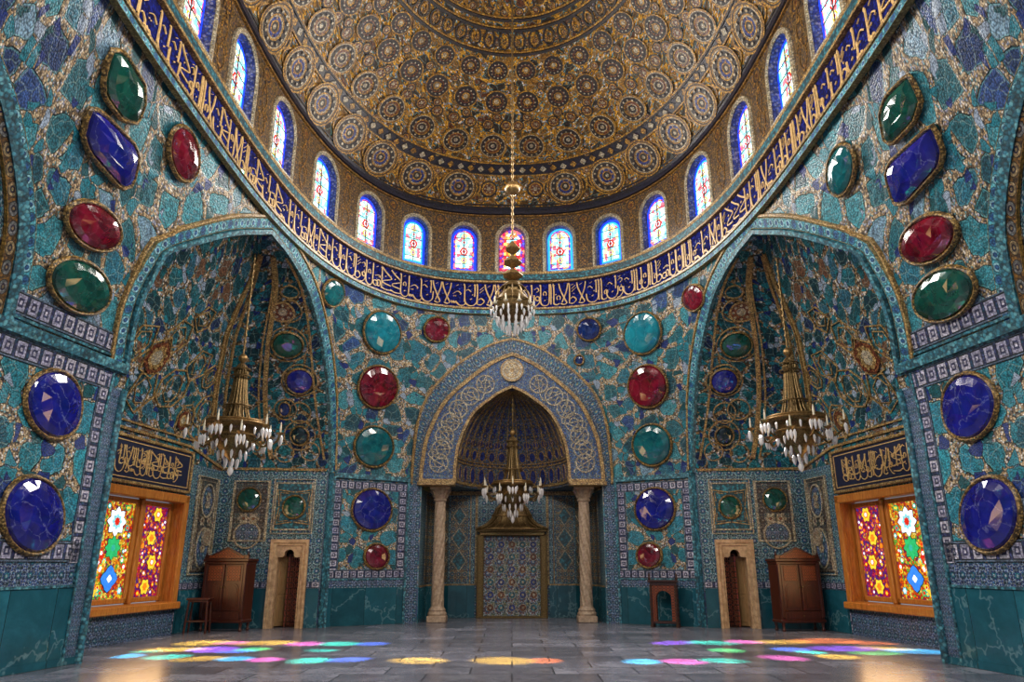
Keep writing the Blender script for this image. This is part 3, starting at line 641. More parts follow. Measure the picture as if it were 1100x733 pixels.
# facings of the back wall either side of the niche
def pier_facing():
    g=SIDE; b=MB(); S_=SIDE
    patch(b,shell,1.06,1.99,0,.98,.3,.98,.03,s_len); b.build('dado',MA['dado'],wall_back)
    b=MB(); patch(b,shell,1.06,1.99,.98,1.2,.3,.22,.03,s_len); patch(b,shell,.925,1.06,.0,3.9,.07,.4,.022,s_len); b.build('tile_band',MA['tile_band'],wall_back)
    b=MB(); patch(b,shell,1.19,1.87,1.46,3.62,.2,.4,.02,s_len); b.build('tile_panel',MA['mosaic_pier'],wall_back)
    b=MB()
    bw=lambda a0,a1,z0,z1,hor: patch(b,shell,a0,a1,z0,z1,.15,.3,.03,None,0,uv=(lambda a,z:(s_len(a)*1.2,(z-z0)/(z1-z0))) if hor else (lambda a,z:(z*1.2,(a-a0)/(a1-a0))))
    bw(1.08,1.97,1.22,1.45,True); bw(1.08,1.97,3.63,3.88,True); bw(1.08,1.18,1.45,3.63,False); bw(1.88,1.98,1.45,3.63,False); b.build('tile_border',MA['bead_white'],wall_back)
    b=MB(); line(b,shell,[(a,4.0) for a in np.linspace(1.0,2.0,14)],.16,.08); line(b,shell,[(a,1.2) for a in np.linspace(1.06,2.0,10)],.05,.05); line(b,shell,[(1.065,z) for z in np.linspace(0,3.95,14)],.08,.06); line(b,shell,[(1.985,z) for z in np.linspace(0,3.95,14)],.1,.07); b.build('string_course',MA['teal_trim'],wall_back,smooth=40)
    b=MB(); patch(b,shell,1.99,2.03,0,4.05,.02,.5,.04,s_len); b.build('edge_strip',MA['teal_trim'],wall_back)
    b=MB(); patch(b,shell,1.06,2.0,0,.1,.3,.1,.05,s_len); b.build('plinth',MA['dado'],wall_back)
    # bands round the alcove arch
    F=curve(FAR,36); N=curve(NEAR,40); path=[tuple(p) for p in F]+[tuple(p) for p in N[::-1][1:] if p[1]>5.15]
    def shift(path,d):
        out=[]
        for k,(s,z) in enumerate(path):
            p0=shell(*path[max(k-1,0)]); p1=shell(*path[min(k+1,len(path)-1)]); fr=frame(shell,s,z); t=nrm(p1-p0); sd=nrm(np.cross(t,fr[3]))
            c=shell(2.55,5.5)-shell(s,z); sd=sd if sd@c<0 else -sd
            x,y=sd@fr[1]*d,sd@fr[2]*d; out.append(poly_path(shell,s,z,[(x,y)])[0])
        return out
    tr=thing('trim_1' if S_>0 else 'trim_2',None,None,(0,0,0)); tr['kind']='structure'
    for nm,d,w,h,m in (('roll',.05,.12,.09,'teal_trim'),('band',.25,.28,.05,'aqua_band'),('fillet',.42,.06,.07,'gold_line')):
        b=MB(); pts,ns=onsurf(shell,shift(path,d),0); b.strip(pts,ns,w,h); b.build(nm,MA[m],tr,smooth=40 if nm!='band' else None)
for SIDE in (1,-1): pier_facing()
SIDE=1
# ---------------------------------------------------------------- prayer niche
NW=wall_back
def half(c,f):
    n=len(c); x=abs(f)*(n-1); k=min(int(x),n-2); return c[k]*(1-(x-k))+c[k+1]*(x-k)
c1,c2,c3=curve(O1,61),curve(O2,61),curve(O3,61)
def between(ca,cb,off0,off1):
    """loft surface: f -1..1 along the arch (0 = crown), v 0..1 from outer to inner"""
    def P(f,v):
        k=1-abs(f); a,bb=half(ca,k),half(cb,k); q=lerp(a,bb,v); s=math.copysign(q[0],f) if f else 0
        p,r,up,n,_,_=frame(shell,s,q[1]); return p+n*lerp(off0,off1,v)
    return P
def arch_band(nm,ca,cb,o0,o1,m,parent,nv=4):
    P=between(ca,cb,o0,o1); b=MB(); ff=np.linspace(-1,1,97); rows=[]
    for f in ff: rows.append([P(f,v) for v in np.linspace(0,1,nv)])
    L=np.r_[0,np.cumsum([np.linalg.norm(rows[i+1][1]-rows[i][1]) for i in range(len(rows)-1)])]
    wd=np.linalg.norm(P(.9,0)-P(.9,1)); b.quads(rows,lambda i,j:(L[i],j/(nv-1)*wd))
    for v,o in ((0,o0),(1,o1)):
        rr=[]
        for f in ff:
            k=1-abs(f); q=half(ca if v==0 else cb,k); p,r,up,n,_,_=frame(shell,math.copysign(q[0],f),q[1]); rr.append((P(f,v),p-n*.01))
        b.quads([[x[0] for x in rr],[x[1] for x in rr]],lambda i,j:(L[min(j,len(L)-1)],i*.2))
    return b.build(nm,m,parent),P
tr=thing('trim_3',None,None,(0,21.8,4)); tr['kind']='structure'; SIDE=1
arch_band('blue_band',c1,c2,.05,.05,MA['blue_arch'],tr)
ob,PB=arch_band('scroll_band',c2,c3,.16,.16,MA['cream_arch'],tr)
def edge(mb,c,w,h,off):
    path=[(p[0],p[1]) for p in c]+[(-p[0],p[1]) for p in c[::-1][1:]]; line(mb,shell,path,w,h,0,False,off)
b=MB(); edge(b,c2,.13,.07,.14); edge(b,c3,.1,.08,.14); edge(b,c1,.05,.05,.03); edge(b,curve([(p[0]*.985+.0,p[1]-.03) for p in O1],40),.03,.03,.05)
b.build('gold_moulding',MA['gold_line'],tr)
b=MB()
for k in range(7):
    f=.14+k*.115
    for g in (1,-1):
        c=PB(g*f,.5); fr=frame(PB,g*f,.5,V(0,0,4)); Pl=[]
        for r_,w_ in ((.27,.045),(.13,.03)):
            pts=[c+fr[1]*r_*math.cos(t)+fr[2]*r_*math.sin(t)+fr[3]*.012 for t in np.linspace(0,2*PI,19)[:-1]]; b.strip(pts,[fr[3]]*18,w_,.02,0,True)
        for q in range(6):
            t=q*PI/3; pts=[c+fr[1]*r_*math.cos(t+o_)+fr[2]*r_*math.sin(t+o_)+fr[3]*.012 for r_,o_ in ((.1,0),(.17,.4),(.24,.1))]; b.strip(pts,[fr[3]]*3,.025,.02)
for g in (1,-1):
    pts=[];ns=[]
    for f in np.linspace(.12,.9,60):
        v=.5+.36*math.sin((f-.14)/.115*PI); fr=frame(PB,g*f,v,V(0,0,4)); pts.append(fr[0]+fr[3]*.012); ns.append(fr[3])
    b.strip(pts,ns,.035,.018)
b.build('scroll_lines',MA['cream'],tr)
b=MB(); pc=PB(0.0001,.5); fr=frame(shell,0,7.3); Pm=lambda x,z: V(x,pc[1]-.02,z)
disc(b,Pm,0,pc[2],[(0,.07,0),(.07,.2,1),(.2,.24,0),(.24,.31,1),(.31,.36,0)],24,.0,.006); dots(b,Pm,0,pc[2],.15,8,.03,0,.03); b.build('crown_medallion',[MA['gold_line'],MA['cream']],tr)
# foot blocks of the scroll band
for g in (1,-1):
    SIDE=g; b=MB(); b.box((2.25,21.82,3.88),(1.1,.5,.1),0,.01); b.box((2.25,21.84,3.97),(1.04,.44,.1),0,.02); b.build('foot_block',MA['gold_line'],tr)
SIDE=1
al=thing('wall_niche',None,None,(0,22,0)); al['kind']='structure'
b=MB(); zz=NZ+(6.8-NZ)*np.sin(np.linspace(0,1,34)*PI/2); ph=np.linspace(0,1,41)
b.quads([[niche(p,z) for p in ph] for z in zz],lambda i,j:(ph[j]*4.6,zz[i])); b.build('half_dome',MA['niche_dome'],al,smooth=60)
b=MB()
for p in np.linspace(.06,.94,14): line(b,niche,[(p+.0*math.sin(z),z) for z in NZ+.95+(6.76-NZ-.95)*np.sin(np.linspace(0,1,16)*PI/2)],.035,.03)
for z in (4.0,4.62,4.72): line(b,niche,[(p,z) for p in np.linspace(.01,.99,50)],.04 if z>4.1 else .08,.03)
for k in range(15):
    for z,ry in ((4.3,.25),(4.93,.17)): line(b,niche,oval_path(niche,(k+.5)/15,z,.12,ry,14),.025,.025,0,True)
for k in range(14): line(b,niche,oval_path(niche,(k+1)/15,5.3,.10,.13,12),.02,.02,0,True)
b.build('gold_ribs',MA['gold_line'],al)
b=MB()
for k in range(15):
    for z,rx,ry in ((4.3,.1,.22),(4.93,.1,.14)): disc(b,niche,(k+.5)/15,z,[(0,rx,0)],14,.0,.012,ry/rx)
for k in range(14): disc(b,niche,(k+1)/15,5.3,[(0,.085,0)],12,0,.012,1.3)
for k in range(13): disc(b,niche,(k+1.5)/15,5.72,[(0,.06,0)],10,0,.012,1.5)
b.build('blue_ovals',MA['cobalt_m'],al)
b=MB(); sheet(b,nwall,-NLEN,NLEN,0,NZ+.02,.35,.4,extra=tuple(_nL[1:-1])); b.build('lower_wall',MA['tile'],al)
b=MB(); poly=[(x,y) for x,y in NIC]+[(niche(p,NZ+.01)[0],niche(p,NZ+.01)[1]) for p in np.linspace(1,0,25)]; b.face([b.p((x,y,NZ+.01)) for x,y in poly],[(x,y) for x,y in poly]); b.build('soffit',MA['tile'],al)
b=MB(); line(b,nwall,[(a,3.82) for a in np.linspace(-NLEN+.05,NLEN-.05,60)],.13,.07); line(b,nwall,[(a,.98) for a in np.linspace(-NLEN+.05,NLEN-.05,60)],.05,.03)
for a in (-1.34,1.34,-1.15,1.15): line(b,nwall,[(a,z) for z in np.linspace(1.0,3.75,8)],.09 if abs(a)<1.2 else .04,.05)
b.build('gold_cornice',MA['gold_line'],al)
b=MB()
for g in (1,-1): patch(b,nwall,g*1.18,g*(NLEN-.02),0,.96,.3,.5,.03)
b.build('dado',MA['dado'],al)
b=MB()
for a0,a1 in ((1.42,1.98),(2.1,2.6),(2.75,3.5)):
    for g in (1,-1): patch(b,nwall,g*a0,g*a1,1.06,3.7,.3,.6,.02)
b.build('tile_panel',MA['tile_diamond'],al)
b=MB()
for g in (1,-1):
    for z,r_ in ((1.7,.3),(2.4,.3),(3.1,.27)):
        a=g*1.7; q=[(a+r_*.8,z),(a,z+r_*1.1),(a-r_*.8,z),(a,z-r_*1.1)]; line(b,nwall,q,.04,.03,0,True,.02)
        q=[(g*2.35+.2,z),(g*2.35,z+r_*.9),(g*2.35-.2,z),(g*2.35,z-r_*.9)]; line(b,nwall,q,.03,.03,0,True,.02)
b.build('diamond_lines',MA['cream'],al)
b=MB()
for g in (1,-1):
    for z,r_ in ((1.7,.25),(2.4,.25),(3.1,.22)):
        a=g*1.7; I=[b.p(nwall(a+x,z+y)+V(0,-.04,0)) for x,y in ((r_*.8,0),(0,r_*1.1),(-r_*.8,0),(0,-r_*1.1))]; b.face(I,[(a+x,z+y) for x,y in ((r_*.8,0),(0,r_*1.1),(-r_*.8,0),(0,-r_*1.1))])
b.build('diamond_fields',MA['teal_m'],al)
# gilt panel with hood at the back of the niche
mp=thing('mihrab','tall flower-tiled panel in a gilt frame under a hood, back of the prayer niche','panel',(0,24.05,0))
Y0=24.02
b=MB(); b.quads([[(x,Y0-.02,z) for x in np.linspace(-.9,.9,5)] for z in np.linspace(.06,2.45,7)],lambda i,j:(j*.45+.05,i*.4)); b.quads([[(-.9,Y0-.02,.06),(-.9,Y0+.03,.06)],[(-.9,Y0-.02,2.45),(-.9,Y0+.03,2.45)]],lambda i,j:(0,0)); b.build('tile_field',MA['tile_mihrab'],mp)
b=MB(); rg=random.Random(4)
Pp=lambda x,z: V(x,Y0-.03,z)
for r_ in range(6):
    for c_ in range(5):
        x,z=-.68+c_*.34,.3+r_*.38; disc(b,Pp,x,z,[(0,.04,2),(.04,.105,[0,1,3][(r_+c_*2)%3]),(.105,.12,2)],10,0,.004)
        if c_<4 and r_<5: disc(b,Pp,x+.17,z+.19,[(0,.03,[1,0,2][(r_+c_)%3]),(.03,.045,3)],8,0,.004)
for x in (-.17,.17,0,-.51,.51): line(b,Pp,[(x+.06*math.sin(z*8.3+x*9),z) for z in np.linspace(.1,2.4,30)],.018,.008,2)
b.build('flower_inlay',[MA['rust_m'],MA['cobalt_m'],MA['cream'],MA['teal_m']],mp)
b=MB()
for g in (1,-1):
    b.box((g*1.0,Y0-.06,1.26),(.2,.16,2.52),0,.03); b.box((g*1.09,Y0-.1,1.26),(.05,.16,2.52),0,.015); b.box((g*.915,Y0-.09,1.26),(.04,.14,2.52),0,.012)
b.box((0,Y0-.07,2.53),(2.1,.2,.14),0,.03); b.box((0,Y0-.1,2.62),(2.26,.28,.07),0,.02); b.box((0,Y0-.08,.03),(2.2,.18,.06),0,.01); b.build('gilt_frame',MA['brass'],mp)
b=MB(); prof=[(1.12,2.64),(1.1,2.72),(.95,2.78),(.8,2.86),(.66,3.0),(.58,3.18),(.5,3.34),(.36,3.48),(.18,3.57),(0,3.62)]
rows=[]
for an in np.linspace(0,PI,25): rows.append([(r_*math.cos(an),Y0-r_*.34*math.sin(an),z) for r_,z in prof])
b.quads(rows); b.build('hood',MA['brass'],mp,smooth=50)
b=MB()
for an in np.linspace(0,PI,13): b.tube([(r_*1.01*math.cos(an),Y0-r_*.345*math.sin(an)-.005,z+.01) for r_,z in prof],.016,5)
for r_,z in ((1.12,2.68),(.62,3.1)): b.tube([(r_*1.02*math.cos(a),Y0-r_*.35*math.sin(a)-.01,z) for a in np.linspace(0,PI,25)],.03,6)
b.build('hood_ribs',MA['gold'],mp,smooth=60)
b=MB(); b.lathe([(.0,-.12),(.1,-.08),(.12,0),(.09,.1),(0,.16)],(0,Y0-.3,3.05),12); b.build('hood_boss',MA['cream'],mp,smooth=50)
# ---------------------------------------------------------------- inscription ring, drum, dome
RL=RLEN
b=MB(); aa=np.linspace(-RL,RL,241)
def ringband(nm,z0,z1,m,par,off=0.0,nz=3):
    b=MB(); rows=[]
    for z in np.linspace(z0,z1,nz):
        row=[]
        for a in aa[:-1]:
            x,y=ring_at(a); c=nrm(V(-x*3.2,RY-y,0)); row.append(V(x,y,z)+c*off)
        rows.append(row)
    b.quads(rows,lambda i,j:(aa[min(j,len(aa)-1)] if j<len(aa) else RL,i/(nz-1)*(z1-z0)),cu=True); return b.build(nm,m,par,smooth=60)
wr=ringband('wall_inscription_ring',Z2,Z3,MA['navy_field'],None); struct(wr)
def ringline(z,w,h,m,nm,par):
    b=MB(); pts=[];ns=[]
    for a in aa[:-1]:
        x,y=ring_at(a); pts.append(V(x,y,z)); ns.append(nrm(V(-x*3.2,RY-y,0)))
    b.strip(pts,ns,w,h,0,True); return b.build(nm,m,par,smooth=40)
ringline(Z2-.06,.16,.1,MA['aqua_band'],'lower_moulding',wr); ringline(Z2+.05,.07,.13,MA['gold_line'],'lower_fillet',wr); ringline(Z3-.04,.07,.1,MA['gold_line'],'upper_fillet',wr); ringline(Z3+.12,.22,.07,MA['teal_m'],'upper_moulding',wr)
b=MB(); rg=random.Random(11)
def ringpt(x,y):
    a=17.5-x; p,r,up,n,_,_=frame(drum,a,Z2+.12+y); return p+n*.006,n
write(b,ringpt,35,.8,rg,.05,0,.02); 
for k in range(420):
    a=rg.uniform(-17,17); z=rg.uniform(Z2+.15,Z3-.12); disc(b,drum,a,z,[(0,rg.uniform(.012,.028),1)],6,.004,.003)
b.build('lettering',[MA['script'],MA['cobalt_m']],wr)
# drum with fifteen round-headed windows
WA=[0,1.525,3.13,4.89,7.04,9.44,11.72,13.85]
WINS=sorted([x for x in WA]+[-x for x in WA[1:]],reverse=True)
def win_dim(a): return (.40,10.52,11.62) if abs(a)<4 else ((.46,10.55,11.62) if abs(a)<6 else (.54,10.55,11.62))
def win_poly(a,grow=0.0,n=13):
    w,z0,z1=win_dim(a); w+=grow; z0-=grow
    return [(a-w,z0),(a+w,z0)]+[(a+w*math.cos(t),z1+w*1.0*math.sin(t)) for t in np.linspace(0,PI,n)]
b=MB(); holes=[win_poly(a,.03) for a in WINS]
sheet(b,drum,-RL,RL,Z3+.2,Z4,.42,.4,holes); dr=struct(b.build('wall_drum',MA['drum'],smooth=60))
ringline(Z3+.27,.1,.06,MA['gold_line'],'sill_fillet',dr); ringline(Z4-.03,.14,.1,MA['navy_m'],'cornice',dr); ringline(Z4-.14,.06,.06,MA['gold_dim'],'cornice_fillet',dr)
b=MB()
mids=[(WINS[i]+WINS[i+1])/2 for i in range(len(WINS)-1)]
for a in mids:
    disc(b,drum,a,12.18,[(0,.05,1),(.05,.13,0),(.13,.17,2),(.17,.21,0)],14,.002,.004); dots(b,drum,a,12.18,.24,8,.035,0,.02)
    for g in (1,-1):
        line(b,drum,[(a+g*.17*math.sin(t*2.0*PI)*(1-t*.3),10.6+1.3*t) for t in np.linspace(0,1,26)],.035,.015,0)
        line(b,drum,[(a+g*(.1+.12*math.sin(t*PI)),11.0+.3*t) for t in np.linspace(0,1,8)],.025,.015,0)
    for z in (10.75,11.3,11.75): disc(b,drum,a,z,[(0,.06,0),(.06,.08,2)],8,.002,.004)
b.build('gilt_scrolls',[MA['gold_dim'],MA['rust_m'],MA['navy_m']],dr)
NUM=0
def drum_window(a,num):
    w,z0,z1=win_dim(a); fr=frame(drum,a,(z0+z1)/2); p,r,up,n,_,_=fr
    root=thing('window_%d'%num,None,None,tuple(p-n*.3)); root['kind']='structure'
    def Q(x,z,d):                        # window space: x right, z up, d into the wall
        q,_,_,nn,_,_=frame(drum,a,z); return V(p[0],p[1],0)+r*x+V(0,0,z)-n*d
    def outline(g,d,nn=17):
        ww=w+g; pts=[(-ww,z0-g),(ww,z0-g)]+[(ww*math.cos(t),z1+ww*math.sin(t)) for t in np.linspace(0,PI,nn)]; return pts
    def ringfaces(mb,g0,d0,g1,d1,m=0):
        A,B=outline(g0,d0),outline(g1,d1); IA=[mb.p(Q(x,z,d0)) for x,z in A]; IB=[mb.p(Q(x,z,d1)) for x,z in B]; k=len(A)
        for i in range(k):
            j=(i+1)%k; mb.face((IA[i],IA[j],IB[j],IB[i]),(A[i],A[j],B[j],B[i]),m)
    b=MB(); ringfaces(b,.14,-.05,.06,-.07); ringfaces(b,.06,-.07,.03,-.02); ringfaces(b,.16,.03,.14,-.05); b.build('frame',MA['cream'],root)
    b=MB(); ringfaces(b,.04,-.02,.0,.17); b.build('reveal',MA['reveal_glow'],root)
    b=MB(); ringfaces(b,.0,.17,-.075,.17,0); ringfaces(b,-.075,.17,-.13,.165,1)
    pts=outline(-.13,.16); b.face([b.p(Q(x,z,.16)) for x,z in pts],pts,2)
    warm=a==0
    for z,rr,cc in ((z0+.38,.09,5),(z0+.68,.13,3 if not warm else 5),(z0+1.0,.1,4),(z1+.12,.08,5 if not warm else 3)):
        for d_,r0,m in ((.155,rr,cc),(.15,rr*.6,6),(.145,rr*.35,3)):
            b.face([b.p(Q(r0*math.cos(t)*(1+.12*math.cos(6*t)),z+r0*1.15*math.sin(t)*(1+.12*math.cos(6*t)),d_)) for t in np.linspace(0,2*PI,19)[:-1]],[(0,0)]*18,m)
    b.build('glass',[MA['glass_aqua'] if abs(a)==1.525 and a<0 else (MA['glass_red'] if warm else MA['glass_blue']),MA['glass_red'] if num%2 or warm else MA['glass_aqua'],MA['glass_warm'] if warm else MA['glass_light'],MA['p_red'],MA['p_aqua'],MA['p_yellow'],MA['p_white']],root)
    b=MB()
    for z in np.arange(z0+.25,z1+.3,.3): b.tube([Q(-w+.1,z,.14),Q(w-.1,z,.14)],.012,4)
    b.tube([Q(0,z0+.1,.14),Q(0,z1+w-.12,.14)],.012,4); b.build('glazing_bars',MA['navy_m'],root)
    return Q,p,n
WINP=[]
for k,a in enumerate(WINS): Q,p,n=drum_window(a,k+1); WINP.append((p,n))
# dome
b=MB(); ff=np.linspace(-1,1,161); mm=np.linspace(0,.998,64); prof=[]
L=0; uvv=[0]
for k in range(1,len(mm)): L+=np.linalg.norm(dome(0,mm[k])-dome(0,mm[k-1])); uvv.append(L)
b.quads([[dome(f,m) for f in ff] for m in mm],lambda i,j:(ff[j]*dome_len(mm[i])*1.0,uvv[i])); ceil=struct(b.build('ceiling',MA['dome'],smooth=60))
ros=MB()
def rosette(f,m,R,kind):
    k={'A':[(0,.1,2),(.1,.2,1),(.2,.27,0),(.27,.40,4),(.40,.46,2),(.46,.53,0),(.53,.78,1),(.78,.83,2),(.83,.90,0),(.90,.95,1),(.95,1.03,0)],
       'B':[(0,.14,2),(.14,.28,1),(.28,.36,2),(.36,.50,3),(.50,.57,0),(.57,.82,1),(.82,.87,2),(.87,1.0,0)],
       'C':[(0,.2,2),(.2,.34,0),(.34,.48,1),(.48,.58,3),(.58,.9,1),(.9,1.0,0)],
       'R':[(0,.25,2),(.25,.6,3),(.6,.8,0),(.8,1.0,1)]}[kind]
    disc(ros,dome,f,m,[(a*R,c*R,d) for a,c,d in k],20 if kind!='R' else 12,.004,.005)
    if kind!='R':
        dots(ros,dome,f,m,.65*R,12,.07*R,2,.075,6); dots(ros,dome,f,m,.35*R if kind!='A' else .37*R,8,.05*R,0,.075,5)
    else: dots(ros,dome,f,m,.42*R,6,.1*R,2,.05,5)
def row(m,first,step,R,kind,lim=.62,both=True):
    L=dome_len(m); x=first
    while x/L<lim:
        for g in ((1,-1) if x>0 else (1,)): rosette(g*x/L,m,R,kind)
        x+=step
row(.14,1.72,1.42,.58,'A'); row(.36,.6,1.18,.45,'B'); row(.5,.46,.94,.36,'C'); row(.585,.4,.82,.31,'C'); row(.43,.18,.55,.19,'R'); row(.455,.45,.95,.15,'R'); row(.14,.75,1.9,.28,'R',.05); row(.295,0,1.2,.16,'R'); row(.075,1.0,1.42,.12,'R'); row(.205,1.0,1.42,.13,'R'); row(.54,.0,.86,.13,'R')
row(.655,.14,.28,.11,'R'); row(.80,.3,.6,.22,'C'); row(.73,.2,.45,.13,'R')
ros.build('rosettes',[MA['gold_bright'],MA['umber_m'],MA['cream'],MA['rust_m'],MA['cobalt_m']],ceil)
b=MB()
def dring(m,w,h,mt): line(b,dome,[(f,m) for f in np.linspace(-.98,.98,120)],w,h,mt)
for m in (.232,.287): dring(m,.07,.04,3)
for m in (.226,.293): dring(m,.05,.045,0)
for m in (.03,.045): dring(m,.05,.03,3)
for m in (.625,.685,.71): dring(m,.09,.03,3); dring(m+.008,.05,.045,0)
dring(.26,.34,.012,1); dring(.02,.08,.03,1)
for k in range(-50,51):
    L=dome_len(.258); disc(b,dome,k*.33/L,.259,[(0,.11,2 if k%2 else 0),(.11,.14,3)],4,.014,.008)
for k in range(-20,21):                  # arabesque loops between the rosettes
    L=dome_len(.56)
    for g in (1,-1): line(b,dome,[((k+.5*t+g*.25*math.sin(t*PI*2))*.85/L,.6+.06*math.sin(t*PI)) for t in np.linspace(0,1,10)],.03,.012,0)
for k in range(10):
  for g in (1,-1):
    L=dome_len(.14); c_=g*(1.72+1.42*k)
    line(b,dome,[((c_+.70*math.cos(t))/L,.14+.075*math.sin(t)) for t in np.linspace(0,2*PI,24)[:-1]],.06,.03,0,True); line(b,dome,[((c_+.655*math.cos(t))/L,.14+.07*math.sin(t)) for t in np.linspace(0,2*PI,24)[:-1]],.035,.025,3,True)
for k in range(-14,14):                  # scroll collar and dark crown
    L=dome_len(.66)
    for rr in (.16,.09): line(b,dome,[(((k+.5)*.42+rr*math.cos(t))/L,.66+.022*rr/.16*math.sin(t)) for t in np.linspace(0,2*PI,12)],.05,.03,3 if rr>.1 else 0,True)
for q_ in range(-9,10):
    for m0,m1,dx in ((.72,.80,.22),(.80,.88,-.22),(.74,.86,.0)):
        line(b,dome,[((q_+.5*t+dx*math.sin(t*PI))*.6/max(dome_len(lerp(m0,m1,t)),.5),lerp(m0,m1,t)) for t in np.linspace(0,1,9)],.06,.025,3 if dx==0 else 0)
b.build('gilt_bands',[MA['gold_bright'],MA['navy_m'],MA['cream'],MA['umber_m']],ceil)
# ---------------------------------------------------------------- alcoves left and right
DOOR=(.58,1.16,1.98); WIN=(4.55,7.6,.72,3.08)
def door_hole(): 
    a0,a1,h=DOOR; c=(a0+a1)/2; w=(a1-a0)/2
    return [(a0,-.5),(a1,-.5),(a1,h-.18),(c+.17,h-.18)]+[(c+.13*math.cos(t),h-.13+.13*math.sin(t)) for t in np.linspace(-.25,PI+.25,11)]+[(c-.17,h-.18),(a0,h-.18)]
def alcove_build():
    nm='left' if SIDE>0 else 'right'
    b=MB(); wp=[(WIN[0],WIN[2]),(WIN[1],WIN[2]),(WIN[1],WIN[3]),(WIN[0],WIN[3])]
    sheet(b,alcove,0,ALEN,0,Z1,.3,.3,[door_hole(),wp],extra=(A1,A2)); w=struct(b.build('wall_%s_alcove'%nm,MA['tile'],smooth=25))
    b=MB(); zs=[Z1]+[4.4]+list(4.4+(ZA-4.4)*np.sin(np.linspace(0,1,34)*PI/2)[1:]); A=sorted(list(np.linspace(0,A1,9))+list(np.linspace(A1,A2,17)[1:])+list(np.linspace(A2,ALEN,6)[1:]))
    rows=[[alcove(a,z) for a in A] for z in zs]; k1=min(range(len(A)),key=lambda k:abs(A[k]-A1)); UU=[]; vv=[0.0]
    for i,r_ in enumerate(rows):
        L=np.r_[0,np.cumsum([np.linalg.norm(r_[k+1]-r_[k]) for k in range(len(A)-1)])]; UU.append(L-L[k1])
        if i: vv.append(vv[-1]+np.linalg.norm(r_[k1+6]-rows[i-1][k1+6]))
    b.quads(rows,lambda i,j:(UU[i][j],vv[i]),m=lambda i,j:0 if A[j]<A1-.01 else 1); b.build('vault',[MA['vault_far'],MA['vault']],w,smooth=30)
    # lines of the vault
    b=MB(); zt=4.4+(ZA-.12-4.4)*np.sin(np.linspace(0.0,1,30)*PI/2)
    for a,wd in ((1.56,.13),(1.74,.05),(A1+.02,.1),(A1+.5,.05),(A1+.66,.1),(.12,.06)): line(b,alcove,[(a+.25*math.sin((z-4.4)/4.4*PI)*(1 if a<2 else 0),z) for z in zt],wd,.04)
    line(b,alcove,[(a,4.12) for a in np.linspace(.05,A1-.05,24)],.07,.05); line(b,alcove,[(a,4.12+.34*min((a-A1)/1.6,1)) for a in np.linspace(A1+.02,A2,24)],.07,.05)
    line(b,alcove,[(a,4.62) for a in np.linspace(A1+.6,A2-.1,24)],.05,.04)
    rg=random.Random(5)
    for (a,z,rx,ry) in ((1.0,7.9,.3,.34),(1.128,7.205,.52,.5),(.782,6.395,.48,.46),(.8,5.6,.3,.3),(.794,5.022,.42,.42),(1.2,5.677,.3,.3),(.5,4.6,.25,.25),(1.2,4.55,.25,.25),(.9,8.25,.22,.2)):
        line(b,alcove,oval_path(alcove,a,z,rx,ry,22),.035,.03,0,True)
    for (a,z,s_) in ((4.0,5.4,.5),(4.9,5.0,.45),(5.6,5.6,.6),(6.8,5.3,.55),(4.6,6.3,.5),(5.9,6.6,.5),(7.2,6.2,.5),(6.5,6.05,.55),(5.0,7.2,.4),(3.9,6.2,.35)):
        k=rg.choice((5,6,8)); line(b,alcove,oval_path(alcove,a,z,s_,s_*.8,k,rg.random()),.035,.03,0,True); line(b,alcove,oval_path(alcove,a,z,s_*.6,s_*.5,k,rg.random()+.4),.025,.025,0,True)
    b.build('strap_lines',MA['gold_line'],w)
    b=MB()
    disc(b,alcove,1.3,7.88,[(0,.12,1),(.12,.26,0),(.26,.32,2)],18,.02,.008); disc(b,alcove,6.5,6.05,[(0,.2,1),(.2,.3,2),(.3,.42,0)],6,.02,.008); dots(b,alcove,6.5,6.05,.26,8,.05,2,.06); dots(b,alcove,1.3,7.88,.2,8,.04,1,.06)
    disc(b,alcove,5.0,5.0,[(0,.08,1),(.08,.16,2),(.16,.24,0)],14,.02,.008)
    b.build('vault_medallions',[MA['rust_m'],MA['cream'],MA['gold_line']],w)
    # lower wall facing
    bd=MB()
    for a0,a1 in ((0.02,.36),(1.38,A1-.01),(A1+.01,4.4)): patch(bd,alcove,a0,a1,0,.98,.3,.5,.03)
    bd.build('dado',MA['dado'],w)
    bd=MB(); patch(bd,alcove,4.42,A2-.05,0,.1,.4,.1,.05); patch(bd,alcove,4.42,A2,.1,.58,.4,.24,.03); bd.build('tile_dado',MA['tile_band'],w)
    b=MB()
    for a0,a1 in ((.02,.36),(1.38,A1-.02),(A1+.02,4.4)): patch(b,alcove,a0,a1,.99,1.16,.3,.17,.02,None,0,uv=lambda a,z:(a,(z-.99)/.17))
    patch(b,alcove,0.0,.03,0,4.05,.03,.5,.03)
    line(b,alcove,[(4.42,z) for z in np.linspace(0,.6,4)],.06,.05); b.build('tile_border',MA['bead_white'],w)
    # panel over the door, cartouches on the side wall
    b=MB(); patch(b,alcove,.42,1.34,2.52,3.72,.3,.4,.02); b.build('star_panel',MA['teal_m'],w)
    b=MB()
    def rect(a0,a1,z0,z1,wd,m=0): line(b,alcove,[(a0,z0),(a1,z0),(a1,z1),(a0,z1)],wd,.035,m,True,.01)
    rect(.40,1.36,2.50,3.74,.07); rect(.34,1.42,2.4,3.84,.04)
    rect(1.56,2.48,2.2,3.78,.08,0); rect(2.98,3.98,1.35,3.8,.08,0); rect(3.08,3.88,1.45,3.7,.04)
    line(b,alcove,oval_path(alcove,3.45,3.2,.3,.42),.05,.03,0,True,.02); line(b,alcove,oval_path(alcove,3.45,2.0,.32,.5,24),.05,.03,0,True,.02); line(b,alcove,oval_path(alcove,2.03,2.35,.34,.34,24),.05,.03,0,True,.02)
    b.build('tile_frames',MA['cream'],w)
